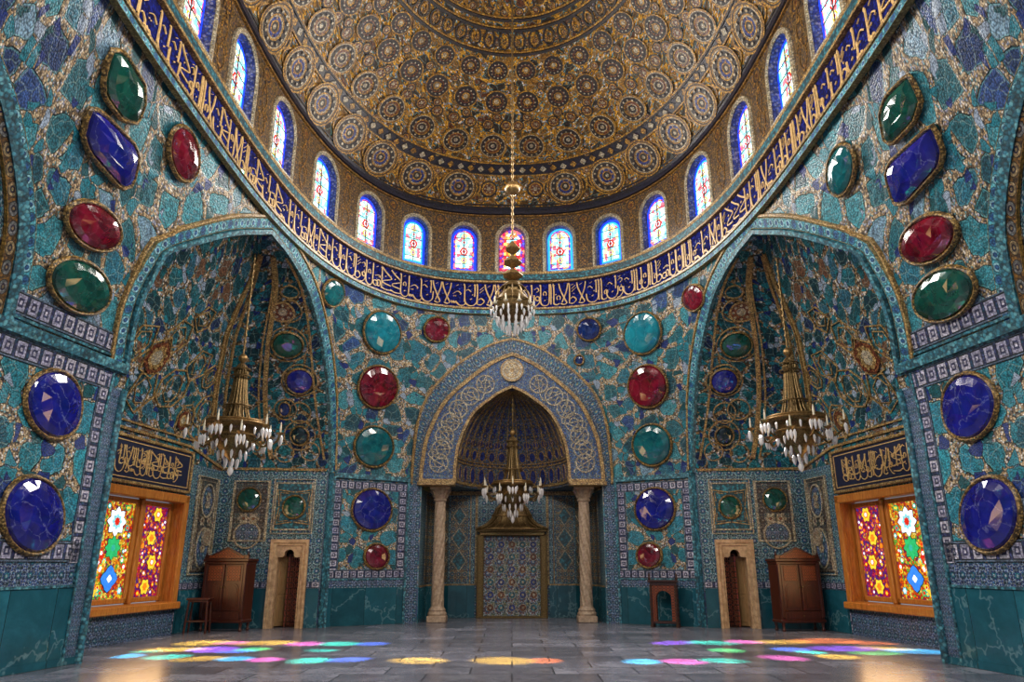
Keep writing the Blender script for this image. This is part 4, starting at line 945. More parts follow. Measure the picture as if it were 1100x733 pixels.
    b=MB()
    for k in range(4):
        t=PI/4+k*PI/2; R_=lambda r_,d: (r_*math.cos(t+d),r_*math.sin(t+d))
        line(b,alcove,poly_path(alcove,.857,3.096,[R_(.40,-.74),R_(.50,-.25),R_(.66,0),R_(.50,.25),R_(.40,.74)]),.035,.03,0,False,.02)
        line(b,alcove,poly_path(alcove,.857,3.096,[R_(.39,-.4),R_(.55,0),R_(.39,.4)]),.025,.03,0,False,.02)
    b.build('star_lines',MA['gold_line'],w)
    b=MB(); patch(b,alcove,1.6,2.44,2.24,3.74,.3,.4,.015); patch(b,alcove,3.02,3.94,1.4,3.76,.3,.4,.015); b.build('tile_panel',MA['tile_brown'],w)
    b=MB(); disc(b,alcove,3.45,2.0,[(0,.26,0)],20,.018,.004,1.7); disc(b,alcove,2.03,2.4,[(0,.3,0)],20,.018,.004,.9); disc(b,alcove,3.45,3.2,[(0,.24,0)],20,.018,.004,1.5); b.build('cartouches',MA['tile_band'],w)
    b=MB()
    for (a,z,r_) in ((3.45,3.3,.1),(3.4,3.1,.07),(3.5,3.08,.07),(3.28,2.68,.1),(3.62,2.68,.1),(1.9,2.78,.12),(2.16,2.78,.12),(3.45,2.0,.1)):
        disc(b,alcove,a,z,[(0,r_*.35,1),(r_*.35,r_,0)],12,.03,.006); dots(b,alcove,a,z,r_,6,r_*.38,0,.042)
    b.build('white_flowers',[MA['cream'],MA['rust_m']],w)
for SIDE in (1,-1): alcove_build()
SIDE=1
# ---------------------------------------------------------------- inlaid gems
def gem_stone(nm,P,a,b0,rx,ry,rot,mat,label,group,bez=.07,cen=None,high=None):
    if isinstance(rx,list):
        q=np.array(rx); q=np.vstack([q,q[:1]]); L=np.r_[0,np.cumsum(np.hypot(*np.diff(q,axis=0).T))]; u=np.linspace(0,L[-1],29)[:-1]; O=np.stack([np.interp(u,L,q[:,0]),np.interp(u,L,q[:,1])],1); O=O*.94; O=O*.8+np.roll(O,1,0)*.1+np.roll(O,-1,0)*.1
    else:
        t=np.linspace(0,2*PI,29)[:-1]; r_=math.radians(rot); x,y=.96*rx*np.cos(t),.96*ry*np.sin(t); O=np.stack([x*math.cos(r_)-y*math.sin(r_),x*math.sin(r_)+y*math.cos(r_)],1)
    if SIDE<0 and False: O[:,0]*=-1
    fr=frame(P,a,b0); rm=np.sqrt(np.abs((np.roll(O,-1,0)[:,0]*O[:,1]-np.roll(O,-1,0)[:,1]*O[:,0]).sum()/2)/PI); h=high or .27*rm
    if np.cross(np.append(O[0],0),np.append(O[1],0))[2]<0: O=O[::-1]
    at=lambda q,hh: exact(P,a,b0,fr,q[0],q[1],hh)
    nr=[]
    for k in range(28):
        d=O[(k+1)%28]-O[k-1]; d=d/np.linalg.norm(d); nr.append(np.array([d[1],-d[0]]))
    nr=np.array(nr); root=thing(nm,label,'gem',tuple(fr[0]+fr[3]*.03),group)
    b=MB(); rg=random.Random(int(abs(a*97+b0*31)*100))
    rows=[[at(q,.06) for q in O],[at(q*.93,.06+h*.42*rg.uniform(.85,1.1)) for q in O]]; b.quads(rows,None,0,cu=True)
    R1=[b.p(at(q*.93,.06+h*.42)) for q in O]; R2=[b.p(at(O[(2*k+1)%28]*.70*rg.uniform(.95,1.04),.06+h*.80*rg.uniform(.93,1.05))) for k in range(14)]; R3=[b.p(at((O[4*k]+O[(4*k+2)%28])*.5*.40*rg.uniform(.85,1.12),.06+h*rg.uniform(.95,1.03))) for k in range(7)]
    for k in range(14):
        b.face((R1[2*k],R1[2*k+1],R2[k])); b.face((R1[2*k+1],R1[(2*k+2)%28],R2[k])); b.face((R1[(2*k+2)%28],R2[(k+1)%14],R2[k]))
    for k in range(7):
        b.face((R2[2*k],R2[2*k+1],R3[k])); b.face((R2[2*k+1],R2[(2*k+2)%14],R3[k])); b.face((R2[(2*k+2)%14],R3[(k+1)%7],R3[k]))
    b.face(R3); b.build('stone',MA[mat],root)
    b=MB(); rows=[]
    for o_,hh in ((-.012,.06),(0.0,.09),(bez*.35,.105),(bez*.8,.085),(bez,.042)): rows.append([at(O[k]+nr[k]*o_,hh) for k in range(28)])
    b.quads(rows,None,0,cu=True); b.build('bezel',MA['bezel'],root,smooth=50)
    return root
GEMS=[('lapis_gem',3.864,4.13,.629,.518,148,'lapis','oval deep blue lapis gem, upper of two on the near left pier panel'),
('lapis_gem',3.854,2.34,.674,.539,142,'lapis','oval deep blue lapis gem, lower of two on the near left pier panel'),
('ruby_gem',3.189,8.60,.600,.313,136,'ruby','narrow oval dark red gem just under the inscription ring at upper left'),
('ruby_gem',3.977,6.86,.631,.329,157,'ruby','tilted oval red gem below the blue angular gem at left'),
('emerald_gem',3.919,6.00,.704,.391,156,'green','tilted oval green gem, lowest of the left column above the pier moulding'),
('teal_gem',2.058,8.62,.46,.36,159,'teal','small dark teal oval gem between left arch and inscription ring'),
('turquoise_gem',1.519,8.13,.68,.60,143,'turquoise','large turquoise cabochon, topmost on the wall left of the prayer niche'),
('ruby_gem',.928,8.51,.389,.373,-166,'ruby','small red gem under the inscription ring, left above the prayer niche'),
('ruby_gem',1.528,6.59,.66,.63,150,'ruby','large red cabochon left of the prayer niche arch'),
('teal_gem',1.534,4.89,.62,.59,154,'teal','large teal cabochon under the red one, left of the prayer niche arch'),
('lapis_gem',1.513,3.09,.610,.59,164,'lapis','round blue gem on the tiled pier left of the niche'),
('ruby_gem',1.426,1.81,.37,.335,167,'ruby','small red gem low on the tiled pier left of the niche'),
('lapis_gem',-3.849,4.10,.604,.511,32,'lapis','oval deep blue lapis gem, upper of two on the near right pier panel'),
('lapis_gem',-3.846,2.35,.658,.526,39,'lapis','oval deep blue lapis gem, lower of two on the near right pier panel'),
('teal_gem',-3.163,8.41,.569,.295,44,'teal','narrow oval dark teal gem just under the inscription ring at upper right'),
('ruby_gem',-3.903,6.72,.645,.348,-158,'ruby','tilted oval red gem below the blue angular gem at right'),
('emerald_gem',-3.890,5.89,.709,.392,-158,'green','tilted oval green gem, lowest of the right column above the pier moulding'),
('ruby_gem',-2.083,8.47,.49,.34,-155,'ruby','small red oval gem between right arch and inscription ring'),
('turquoise_gem',-1.529,8.10,.68,.60,37,'turquoise','large turquoise cabochon, topmost on the wall right of the prayer niche'),
('sapphire_gem',-.957,8.51,.360,.344,167,'sapphire','small dark blue gem under the inscription ring, right above the prayer niche'),
('ruby_gem',-1.550,6.60,.66,.63,-150,'ruby','large red cabochon right of the prayer niche arch'),
('teal_gem',-1.558,4.93,.62,.60,-139,'teal','large teal cabochon under the red one, right of the prayer niche arch'),
('lapis_gem',-1.548,3.11,.61,.59,-163,'lapis','round blue gem on the tiled pier right of the niche'),
('ruby_gem',-1.449,1.84,.37,.335,-167,'ruby','small red gem low on the tiled pier right of the niche'),
('emerald_gem',4.197,8.56,[(-.492,.5),(-.278,.515),(.326,.141),(.485,-.154),(.475,-.504),(.172,-.503),(-.327,-.201),(-.446,.067)],0,0,'green','angular dark green gem, highest of the gems at upper left'),
('lapis_gem',4.077,7.85,[(-.668,.582),(-.638,.149),(-.431,-.09),(.463,-.62),(.65,-.539),(.591,-.035),(.376,.18),(-.442,.547)],0,0,'lapis','long angular blue gem under the green angular one at upper left'),
('emerald_gem',-4.103,8.35,[(.406,.502),(.454,.076),(.21,-.211),(-.38,-.507),(-.51,-.464),(-.421,0),(-.166,.27)],0,0,'green','angular dark green gem, highest of the gems at upper right'),
('lapis_gem',-4.023,7.67,[(.639,.594),(.652,.141),(.504,-.068),(-.397,-.611),(-.639,-.594),(-.617,-.053),(-.426,.149)],0,0,'lapis','long angular blue gem under the green angular one at upper right'),
('amethyst_gem',-.76,7.6,.13,.13,0,'sapphire','tiny dark gem beside the right shoulder of the niche arch')]
for g in GEMS: gem_stone(g[0],shell,g[1],g[2],g[3],g[4],g[5],g[6],g[7],'gems inlaid in the mosaic walls',.065 if abs(g[1])>3 else .055)
for SIDE,sd in ((1,'left'),(-1,'right')):
    gn='gems inlaid in the alcove walls'
    gem_stone('emerald_gem',alcove,1.128,7.205,.40,.38,0,'green','round green gem, highest in the vault of the %s alcove'%sd,gn,.045)
    gem_stone('lapis_gem',alcove,.782,6.395,.36,.36,0,'lapis','round blue gem under the green one in the %s alcove vault'%sd,gn,.045)
    gem_stone('onyx_gem',alcove,.794,5.022,.24,.26,0,'black','small blackish gem, lowest in the vault of the %s alcove'%sd,gn,.045)
    if SIDE>0: gem_stone('sapphire_gem',alcove,1.216,5.70,.15,.2,0,'sapphire','tiny dark blue gem beside the chandelier in the left alcove vault',gn,.03)
    gem_stone('emerald_gem',alcove,2.063,3.285,.31,.31,0,'green','dark green gem on the ochre tiles above the %s wardrobe'%sd,gn,.035)
    gem_stone('emerald_gem',alcove,.857,3.096,.29,.30,0,'green','green gem in a gold star above the %s doorway'%sd,gn,.045)
SIDE=1
# ---------------------------------------------------------------- doors and big windows of the alcoves
def wall_frame(P,a,off=0.0):              # matrix: x right seen from the room, y into the wall, z up, at floor level
    p,r,up,n,_,_=frame(P,a,1.0); X_=np.eye(4); X_[:3,0]=r; X_[:3,1]=-n; X_[:3,2]=(0,0,1); X_[:3,3]=(p[0]+n[0]*off,p[1]+n[1]*off,0); return X_
def doorway(num):
    c=(DOOR[0]+DOOR[1])/2; Xf=wall_frame(alcove,c); root=thing('door_%d'%num,None,None,tuple(Xf[:3,3])); root['kind']='structure'
    H=DOOR[2]; w=(DOOR[1]-DOOR[0])/2
    b=MB(); b.X=Xf
    inn=[(-w,0),(-w,H-.2),(-.17,H-.2)]+[(.13*math.cos(t),H-.13+.13*math.sin(t)) for t in np.linspace(PI+.25,-.25,11)]+[(.17,H-.2),(w,H-.2),(w,0)]
    def offs(g,t): return [(-w-g,0),(-w-g,H+t),(-.17-g*.3,H+t)]+[(k*.03,H+t) for k in range(-5,6)]+[(.17+g*.3,H+t),(w+g,H+t),(w+g,0)]
    seq=[(inn,.25),(inn,-.05),(offs(.03,.08),-.05),(offs(.05,.10),-.09),(offs(.12,.15),-.09),(offs(.14,.17),-.12),(offs(.21,.26),-.12),(offs(.21,.26),.02)]
    b.quads([[(x,d,z) for x,z in s_] for s_,d in seq]); b.build('frame',MA['stone'],root,smooth=30)
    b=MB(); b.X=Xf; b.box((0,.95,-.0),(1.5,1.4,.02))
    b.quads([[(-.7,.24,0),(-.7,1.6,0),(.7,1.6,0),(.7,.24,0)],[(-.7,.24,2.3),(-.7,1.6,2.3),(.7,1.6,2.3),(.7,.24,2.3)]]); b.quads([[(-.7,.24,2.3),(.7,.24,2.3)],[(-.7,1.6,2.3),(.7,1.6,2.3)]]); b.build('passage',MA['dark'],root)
    # pale leaf pushed inwards against the left jamb
    b=MB(); b.X=Xf@np.array([[math.cos(1.0),-math.sin(1.0),0,-w+.01],[math.sin(1.0),math.cos(1.0),0,.2],[0,0,1,0],[0,0,0,1]],float)
    b.box((.28,.02,.92),(.56,.045,1.78),0,.008)
    lf=b.build('leaf',MA['wood_pale'],root); b2=MB(); b2.X=b.X
    for z,h in ((.45,.6),(1.25,.8)): 
        for sgn in (0,1): b2.box((.28,-.01,z+h*.5*(-1 if sgn else 1)),(.42,.02,.035),0,.006)
        for xx in (.09,.47): b2.box((xx,-.01,z),(.035,.02,h),0,.006)
    b2.build('leaf_moulding',MA['wood_pale'],lf)
    b=MB(); b.X=Xf; 
    for k in range(7): b.box((-.02+k*.052,.34,.93),(.012,.02,1.84),0)
    for k in range(20): b.box((.136,.335,.08+k*.094),(.33,.018,.012),0)
    for k in range(-4,22):
        z=.05+k*.094
        for g in (1,-1):
            z0,z1=z,z+.4
            if z0<.0 or z1>1.86: continue
            b.tube([(-.02,.345,z0 if g>0 else z1),(.3,.345,z1 if g>0 else z0)],.009,4)
    b.box((-.045,.34,.93),(.05,.06,1.86),0,.01); b.box((.305,.34,.93),(.03,.06,1.86),0,.01); b.build('lattice_screen',MA['wood_lattice'],root)
    return root
for SIDE,k in ((1,1),(-1,2)): doorway(k)
def flower(b,x,z,r,n,pet,cen,d,ring=None):
    rr=lambda t,k: r*k*(1+.16*math.cos(n*t))
    for k,m,dd in ((1.0,'lead',d),(.93,pet,d-.004),(.5,ring or cen,d-.008),(.28,cen,d-.012)):
        b.face([b.p((x+rr(t,k)*math.cos(t),dd,z+rr(t,k)*math.sin(t))) for t in np.linspace(0,2*PI,4*n+1)[:-1]],[(0,0)]*(4*n),PIDX[m])
PK=['field_orange','field_purple','p_white','p_red','p_green','p_teal','p_blue','p_yellow','p_orange','p_purple','p_aqua','p_lead']
PIDX={k.replace('p_',''):i for i,k in enumerate(PK)}
def big_window(num):
    a0,a1,z0,z1=WIN; c=(a0+a1)/2; Xf=wall_frame(alcove,c); W=(a1-a0)/2; root=thing('window_%d'%num,None,None,tuple(Xf[:3,3]+V(0,0,z0))); root['kind']='structure'
    # x positive = towards the door (away from the entrance)
    b=MB(); b.X=Xf
    for x,ww in ((-W-.05,.2),(W+.05,.2)): b.box((x,-.03,(z0+z1)/2),(ww,.12,z1-z0+.3),0,.02)
    b.box((0,-.03,z1+.06),(2*W+.3,.12,.2),0,.02); b.box((0,-.07,z0-.06),(2*W+.34,.22,.16),0,.02)
    b.build('casing',MA['wood_gold'],root)
    b=MB(); b.X=Xf
    for x in (-W+.015,W-.015): b.box((x,.17,(z0+z1)/2),(.03,.36,z1-z0),0)
    b.box((0,.17,z1-.015),(2*W,.36,.03),0); b.box((0,.17,z0+.015),(2*W,.36,.03),0); b.build('reveal',MA['wood_gold'],root)
    b=MB(); b.X=Xf; b.box((.22,.24,(z0+z1)/2),(.12,.14,z1-z0-.06),0,.02); b.build('mullion',MA['wood_gold'],root)
    rg=random.Random(7)
    for nm,xa,xb,fld in (('casement',.29,1.46,1),('casement',-1.46,.15,0)):
        cs=MB(); cs.X=Xf; fw=.11; zl,zh=z0+.05,z1-.05
        for x in (xa+fw/2,xb-fw/2): cs.box((x,.26,(zl+zh)/2),(fw,.08,zh-zl),0,.015)
        for z in (zl+fw/2,zh-fw/2): cs.box(((xa+xb)/2,.26,z),(xb-xa,.08,fw),0,.015)
        co=cs.build(nm,MA['wood_gold'],root)
        g=MB(); g.X=Xf; x0,x1,y0,y1=xa+fw,xb-fw,zl+fw,zh-fw
        I=[g.p(q) for q in ((x0,.27,y0),(x1,.27,y0),(x1,.27,y1),(x0,.27,y1))]; g.face(I,[(x0,y0),(x1,y0),(x1,y1),(x0,y1)],fld)
        cx=(x0+x1)/2; hh=y1-y0
        if fld==0:
            cx=x1-.58
            flower(g,cx,y1-.42,.3,8,'white','red',.262,'aqua'); flower(g,cx,y0+hh*.52,.24,8,'green','teal',.262,'green'); flower(g,cx+.03,y0+.42,.26,4,'blue','white',.262,'blue')
            for k in range(150):
                x,z=rg.uniform(x0+.08,x1-.08),rg.uniform(y0+.08,y1-.08)
                if any(math.hypot(x-fx,z-fz)<fr_ for fx,fz,fr_ in ((cx,y1-.42,.4),(cx,y0+hh*.52,.34),(cx+.03,y0+.42,.36))): continue
                flower(g,x,z,rg.uniform(.05,.085),6,rg.choice(['teal','green','orange','red','yellow','aqua','green','orange','red']),rg.choice(['yellow','white','red']),.264-rg.random()*.003)
        else:
            for k in range(4): flower(g,cx+(.08 if k%2 else -.06),y0+.22+k*(hh-.4)/3,.17,6,'yellow','white' if k%2 else 'orange',.262,'orange')
            for k in range(90):
                x,z=rg.uniform(x0+.06,x1-.06),rg.uniform(y0+.06,y1-.06)
                if any(math.hypot(x-(cx+(.08 if q%2 else -.06)),z-(y0+.22+q*(hh-.4)/3))<.25 for q in range(4)): continue
                flower(g,x,z,rg.uniform(.04,.075),6,rg.choice(['purple','red','orange','purple','purple','red']),rg.choice(['yellow','orange','white']),.264-rg.random()*.003)
        g.build('stained_glass',[MA[k] for k in PK],co)
    return root
for SIDE,k in ((1,16),(-1,17)): big_window(k)
# ---------------------------------------------------------------- inscription plaques over the big windows
def plaque(label,seed):
    Xf=wall_frame(alcove,6.08); root=thing('inscription_plaque',label,'plaque',tuple(Xf[:3,3]+V(0,0,3.3)),'inscription plaques over the stained windows'); L,z0,z1=3.2,3.32,4.3
    b=MB(); b.X=Xf; b.box((0,-.03,(z0+z1)/2),(L,.05,z1-z0),0,.01); b.build('field',MA['plaque'],root)
    b=MB(); b.X=Xf
    for x in (-L/2,L/2): b.box((x,-.05,(z0+z1)/2),(.07,.1,z1-z0+.07),0,.015)
    for z in (z0,z1): b.box((0,-.05,z),(L+.07,.1,.07),0,.015)
    b.build('frame',MA['gold_line'],root)
    b=MB(); b.X=Xf
    for x in (-L/2+.1,L/2-.1): b.box((x,-.06,(z0+z1)/2),(.02,.02,z1-z0-.2))
    for z in (z0+.1,z1-.1): b.box((0,-.06,z),(L-.2,.02,.02))
    b.build('inner_line',MA['script'],root)
    b=MB(); rg=random.Random(seed); R=Xf[:3,:3]; O=Xf[:3,3]
    def fn(x,y): return O+R@V(-L/2+.16+x,-.06,z0+.16+y),-R[:,1]
    write(b,fn,L-.32,.66,rg,.044,0,.012,2); b.build('lettering',MA['script'],root)
for SIDE,l,sd in ((1,'dark blue plaque of gold calligraphy above the stained window at left',21),(-1,'dark blue plaque of gold calligraphy above the stained window at right',34)): plaque(l,sd)
# ---------------------------------------------------------------- niche columns
def column(label):
    root=thing('niche_column',label,'column',(-2.17,22.3,0),'columns flanking the prayer niche','thing'); c=(-2.17,22.3,0)
    b=MB(); b.box((c[0],c[1],.09),(.56,.56,.18),0,.02); b.lathe([(.27,.18),(.28,.24),(.24,.3),(.25,.34),(.2,.4),(.19,.44)],c,20); b.build('base',MA['column'],root,smooth=40)
    b=MB(); zs=np.linspace(.44,3.42,60); rows=[]
    for z in zs:
        r0=.175-.02*(z-.44)/3; rows.append([(c[0]+(r0+.014*math.cos(8*(t-z*1.6)))*math.cos(t),c[1]+(r0+.014*math.cos(8*(t-z*1.6)))*math.sin(t),z) for t in np.linspace(0,2*PI,49)[:-1]])
    b.quads(rows,None,0,cu=True); b.build('shaft',MA['column'],root,smooth=60)
    b=MB(); b.lathe([(.165,3.4),(.2,3.43),(.2,3.47),(.17,3.5),(.18,3.55),(.24,3.68),(.28,3.76)],c,24,fn=lambda a,z:1+.06*abs(math.sin(4*a))*(z>3.5)); b.box((c[0],c[1],3.795),(.6,.5,.07),0,.01)
    for k in range(8):
        t=2*PI*k/8; b.tube([(c[0]+.19*math.cos(t),c[1]+.19*math.sin(t),3.52),(c[0]+.24*math.cos(t),c[1]+.24*math.sin(t),3.64),(c[0]+.3*math.cos(t),c[1]+.3*math.sin(t),3.72),(c[0]+.27*math.cos(t),c[1]+.27*math.sin(t),3.74)],.025,5)
    b.build('capital',MA['column'],root,smooth=40)
for SIDE,l in ((1,'spiral-fluted pale marble column at the left side of the prayer niche'),(-1,'spiral-fluted pale marble column at the right side of the prayer niche')): column(l)
# ---------------------------------------------------------------- wardrobes, stool, stand, wall discs
def xform(loc,rz): 
    c,s_=math.cos(rz),math.sin(rz); return np.array([[c,-s_,0,loc[0]],[s_,c,0,loc[1]],[0,0,1,loc[2]],[0,0,0,1]],float)
def wardrobe(label,group):
    loc=(-7.24,19.47,0); Xf=xform(loc,-.16); root=thing('wardrobe',label,'wardrobe',loc,group); Wd,D=1.16,.46
    b=MB(); b.X=Xf; b.box((0,0,.98),(Wd,D,1.46),0,.015); b.box((0,-.01,.24),(Wd+.05,D+.04,.08),0,.02); b.box((0,-.01,1.70),(Wd+.1,D+.07,.07),0,.02); b.box((0,-.01,1.63),(Wd+.04,D+.03,.06),0,.015)
    for x in (-Wd/2+.04,Wd/2-.04): b.box((x,-D/2-.012,.97),(.08,.05,1.3),0,.015)
    b.build('body',MA['wood'],root)
    for g in (1,-1):
        d=MB(); d.X=Xf; d.box((g*.255,-D/2-.012,1.04),(.49,.035,1.1),0,.01); do=d.build('door',MA['wood'],root)
        p=MB(); p.X=Xf; p.box((g*.255,-D/2-.034,1.38),(.36,.02,.36),0,.004); p.build('carved_panel',MA['wood_carved'],do)
        p=MB(); p.X=Xf; out=[(g*.255+.17*math.cos(t),.98+.17*math.sin(t)) for t in np.linspace(0,PI,11)]+[(g*.255-.17,.56),(g*.255+.17,.56)]; p.prism(out,-D/2-.042,-D/2-.028); p.prism([(g*.255+(x-g*.255)*.8,.78+(z-.78)*.85) for x,z in out],-D/2-.052,-D/2-.04); p.build('arched_panel',MA['wood'],do)
        p=MB(); p.X=Xf; p.lathe([(0,-.02),(.015,-.015),(.018,0),(.012,.018),(0,.02)],(g*.035,-D/2-.05,1.05),8); p.build('knob',MA['brass'],do,smooth=60)
    d=MB(); d.X=Xf; d.box((0,-D/2-.012,.37),(1.0,.035,.2),0,.01); d.box((0,-D/2-.032,.37),(.86,.012,.12),0,.004); dr_=d.build('drawer',MA['wood'],root)
    p=MB(); p.X=Xf; p.lathe([(0,-.02),(.018,-.015),(.02,0),(0,.02)],(0,-D/2-.05,.37),8); p.build('knob',MA['brass'],dr_)
    b=MB(); b.X=Xf; top=[(-.6,1.735),(.6,1.735),(.6,1.80),(.52,1.83),(.42,1.82),(.34,1.87),(.22,1.92),(.12,1.97),(0,2.02),(-.12,1.97),(-.22,1.92),(-.34,1.87),(-.42,1.82),(-.52,1.83),(-.6,1.80)]
    b.prism(top,-D/2-.02,-D/2+.04); cr=b.build('crest',MA['wood'],root)
    b=MB(); b.X=Xf; b.prism([(x*.8,1.745+(z-1.735)*.78) for x,z in top],-D/2-.036,-D/2-.01); b.build('crest_carving',MA['wood_carved'],cr)
    for x in (-.57,.57):
        b=MB(); b.X=Xf; b.lathe([(.03,0),(.04,.03),(.02,.06),(.035,.1),(.01,.16),(.002,.18)],(x,-D/2+.02,1.735),8); b.build('finial',MA['wood'],root,smooth=40)
    for x in (-Wd/2+.05,Wd/2-.05):
        for y in (-D/2+.04,D/2-.05):
            b=MB(); b.X=Xf; b.lathe([(.03,0),(.045,.02),(.045,.05),(.028,.08),(.035,.14),(.045,.2)],(x,y,0),10); b.build('leg',MA['wood'],root,smooth=40)
for SIDE,l in ((1,'dark carved wooden wardrobe beside a stool, in the left alcove'),(-1,'dark carved wooden wardrobe in the right alcove')): wardrobe(l,'carved wardrobes')
SIDE=1
def stool():
    loc=(-7.62,18.72,0); Xf=xform(loc,.12); root=thing('stool','plain brown wooden stool beside the left wardrobe','stool',loc)
    b=MB(); b.X=Xf; b.box((0,0,.79),(.54,.42,.045),0,.012); b.box((0,0,.745),(.46,.34,.05),0,.006); b.build('seat',MA['wood'],root)
    for gx in (1,-1):
        for gy in (1,-1):
            b=MB(); b.X=Xf; b.tube([(gx*.25,gy*.18,0),(gx*.235,gy*.17,.3),(gx*.21,gy*.15,.76)],lambda t:.022+.008*math.sin(t*PI),8); b.build('leg',MA['wood'],root,smooth=60)
    for q in (((-.235,-.17),(.235,-.17)),((-.235,.17),(.235,.17)),((-.235,-.17),(-.235,.17)),((.235,-.17),(.235,.17))):
        b=MB(); b.X=Xf; b.tube([(*q[0],.28),(*q[1],.28)],.014,6); b.build('stretcher',MA['wood'],root,smooth=60)
stool()
def stand():
    loc=(4.1,20.62,0); Xf=xform(loc,-.3); root=thing('lectern_stand','dark carved wooden stand with an arched opening against the right pier','stand',loc)
    b=MB(); b.X=Xf; b.box((0,0,1.16),(.80,.4,.06),0,.015); b.box((0,0,1.09),(.7,.34,.08),0,.01)
    b.build('top',MA['wood_dark'],root)
    for gx in (1,-1):
        for gy in (1,-1):
            b=MB(); b.X=Xf; b.lathe([(.05,0),(.055,.05),(.035,.1),(.05,.16),(.03,.22)]+[(.03+.014*(k%2),.26+k*.06) for k in range(13)]+[(.045,1.04),(.045,1.06)],(gx*.33,gy*.14,0),8); b.build('post',MA['wood_dark'],root,smooth=40)
    for gy in (1,-1):
        b=MB(); b.X=Xf; inn=[(.2*math.cos(t),.72+.2*math.sin(t)) for t in np.linspace(0,PI,13)]; poly=[(-.3,.12),(-.3,1.05),(.3,1.05),(.3,.12),(.2,.12)]+inn+[(-.2,.12)]
        b.prism(poly,gy*.14-.015,gy*.14+.015); b.build('arched_panel',MA['wood_carved'],root)
    b=MB(); b.X=Xf; b.box((0,0,.12),(.72,.34,.06),0,.01); b.build('base_rail',MA['wood_dark'],root)
    for gx in (1,-1):
        b=MB(); b.X=Xf; b.box((gx*.33,0,.6),(.03,.26,.9),0,.005); b.build('side_panel',MA['wood_carved'],root)
    for gx in (1,-1):
        b=MB(); b.X=Xf; b.lathe([(.03,0),(.045,.04),(.02,.08),(.035,.12),(0,.2)],(gx*.36,-.12,1.19),8); b.build('finial',MA['wood_dark'],root,smooth=50)
stand()
def wall_disc(label):
    a=A1+.42; Xf=wall_frame(alcove,a); root=thing('wall_disc',label,'wall ornament',tuple(Xf[:3,3]+V(0,0,2.28)),'pale discs hung beside the wardrobes')
    R=Xf[:3,:3]; O=Xf[:3,3]+V(0,0,2.28)
    b=MB(); rows=[]
    for r_,d in ((.02,.055),(.1,.05),(.19,.06),(.22,.07),(.235,.05),(.23,.012)): rows.append([O+R@V(r_*math.cos(t),-d,r_*math.sin(t)) for t in np.linspace(0,2*PI,25)[:-1]])
    I=b.quads(rows,None,0,cu=True); b.face(I[0]); b.build('plate',MA['cream'],root,smooth=40)
    b=MB()
    for k in range(10):
        t=k*PI/5; pts=[O+R@V(.12*math.cos(t)+.045*math.cos(q),-.062,.12*math.sin(t)+.045*math.sin(q)) for q in np.linspace(0,2*PI,9)[:-1]]; b.strip(pts,[-R[:,1]]*8,.014,.01,0,True)
    b.build('relief',MA['column'],root)
for SIDE,l in ((1,'round pale relief disc on the wall above the left wardrobe'),(-1,'round pale relief disc on the wall above the right wardrobe')): wall_disc(l)
SIDE=1
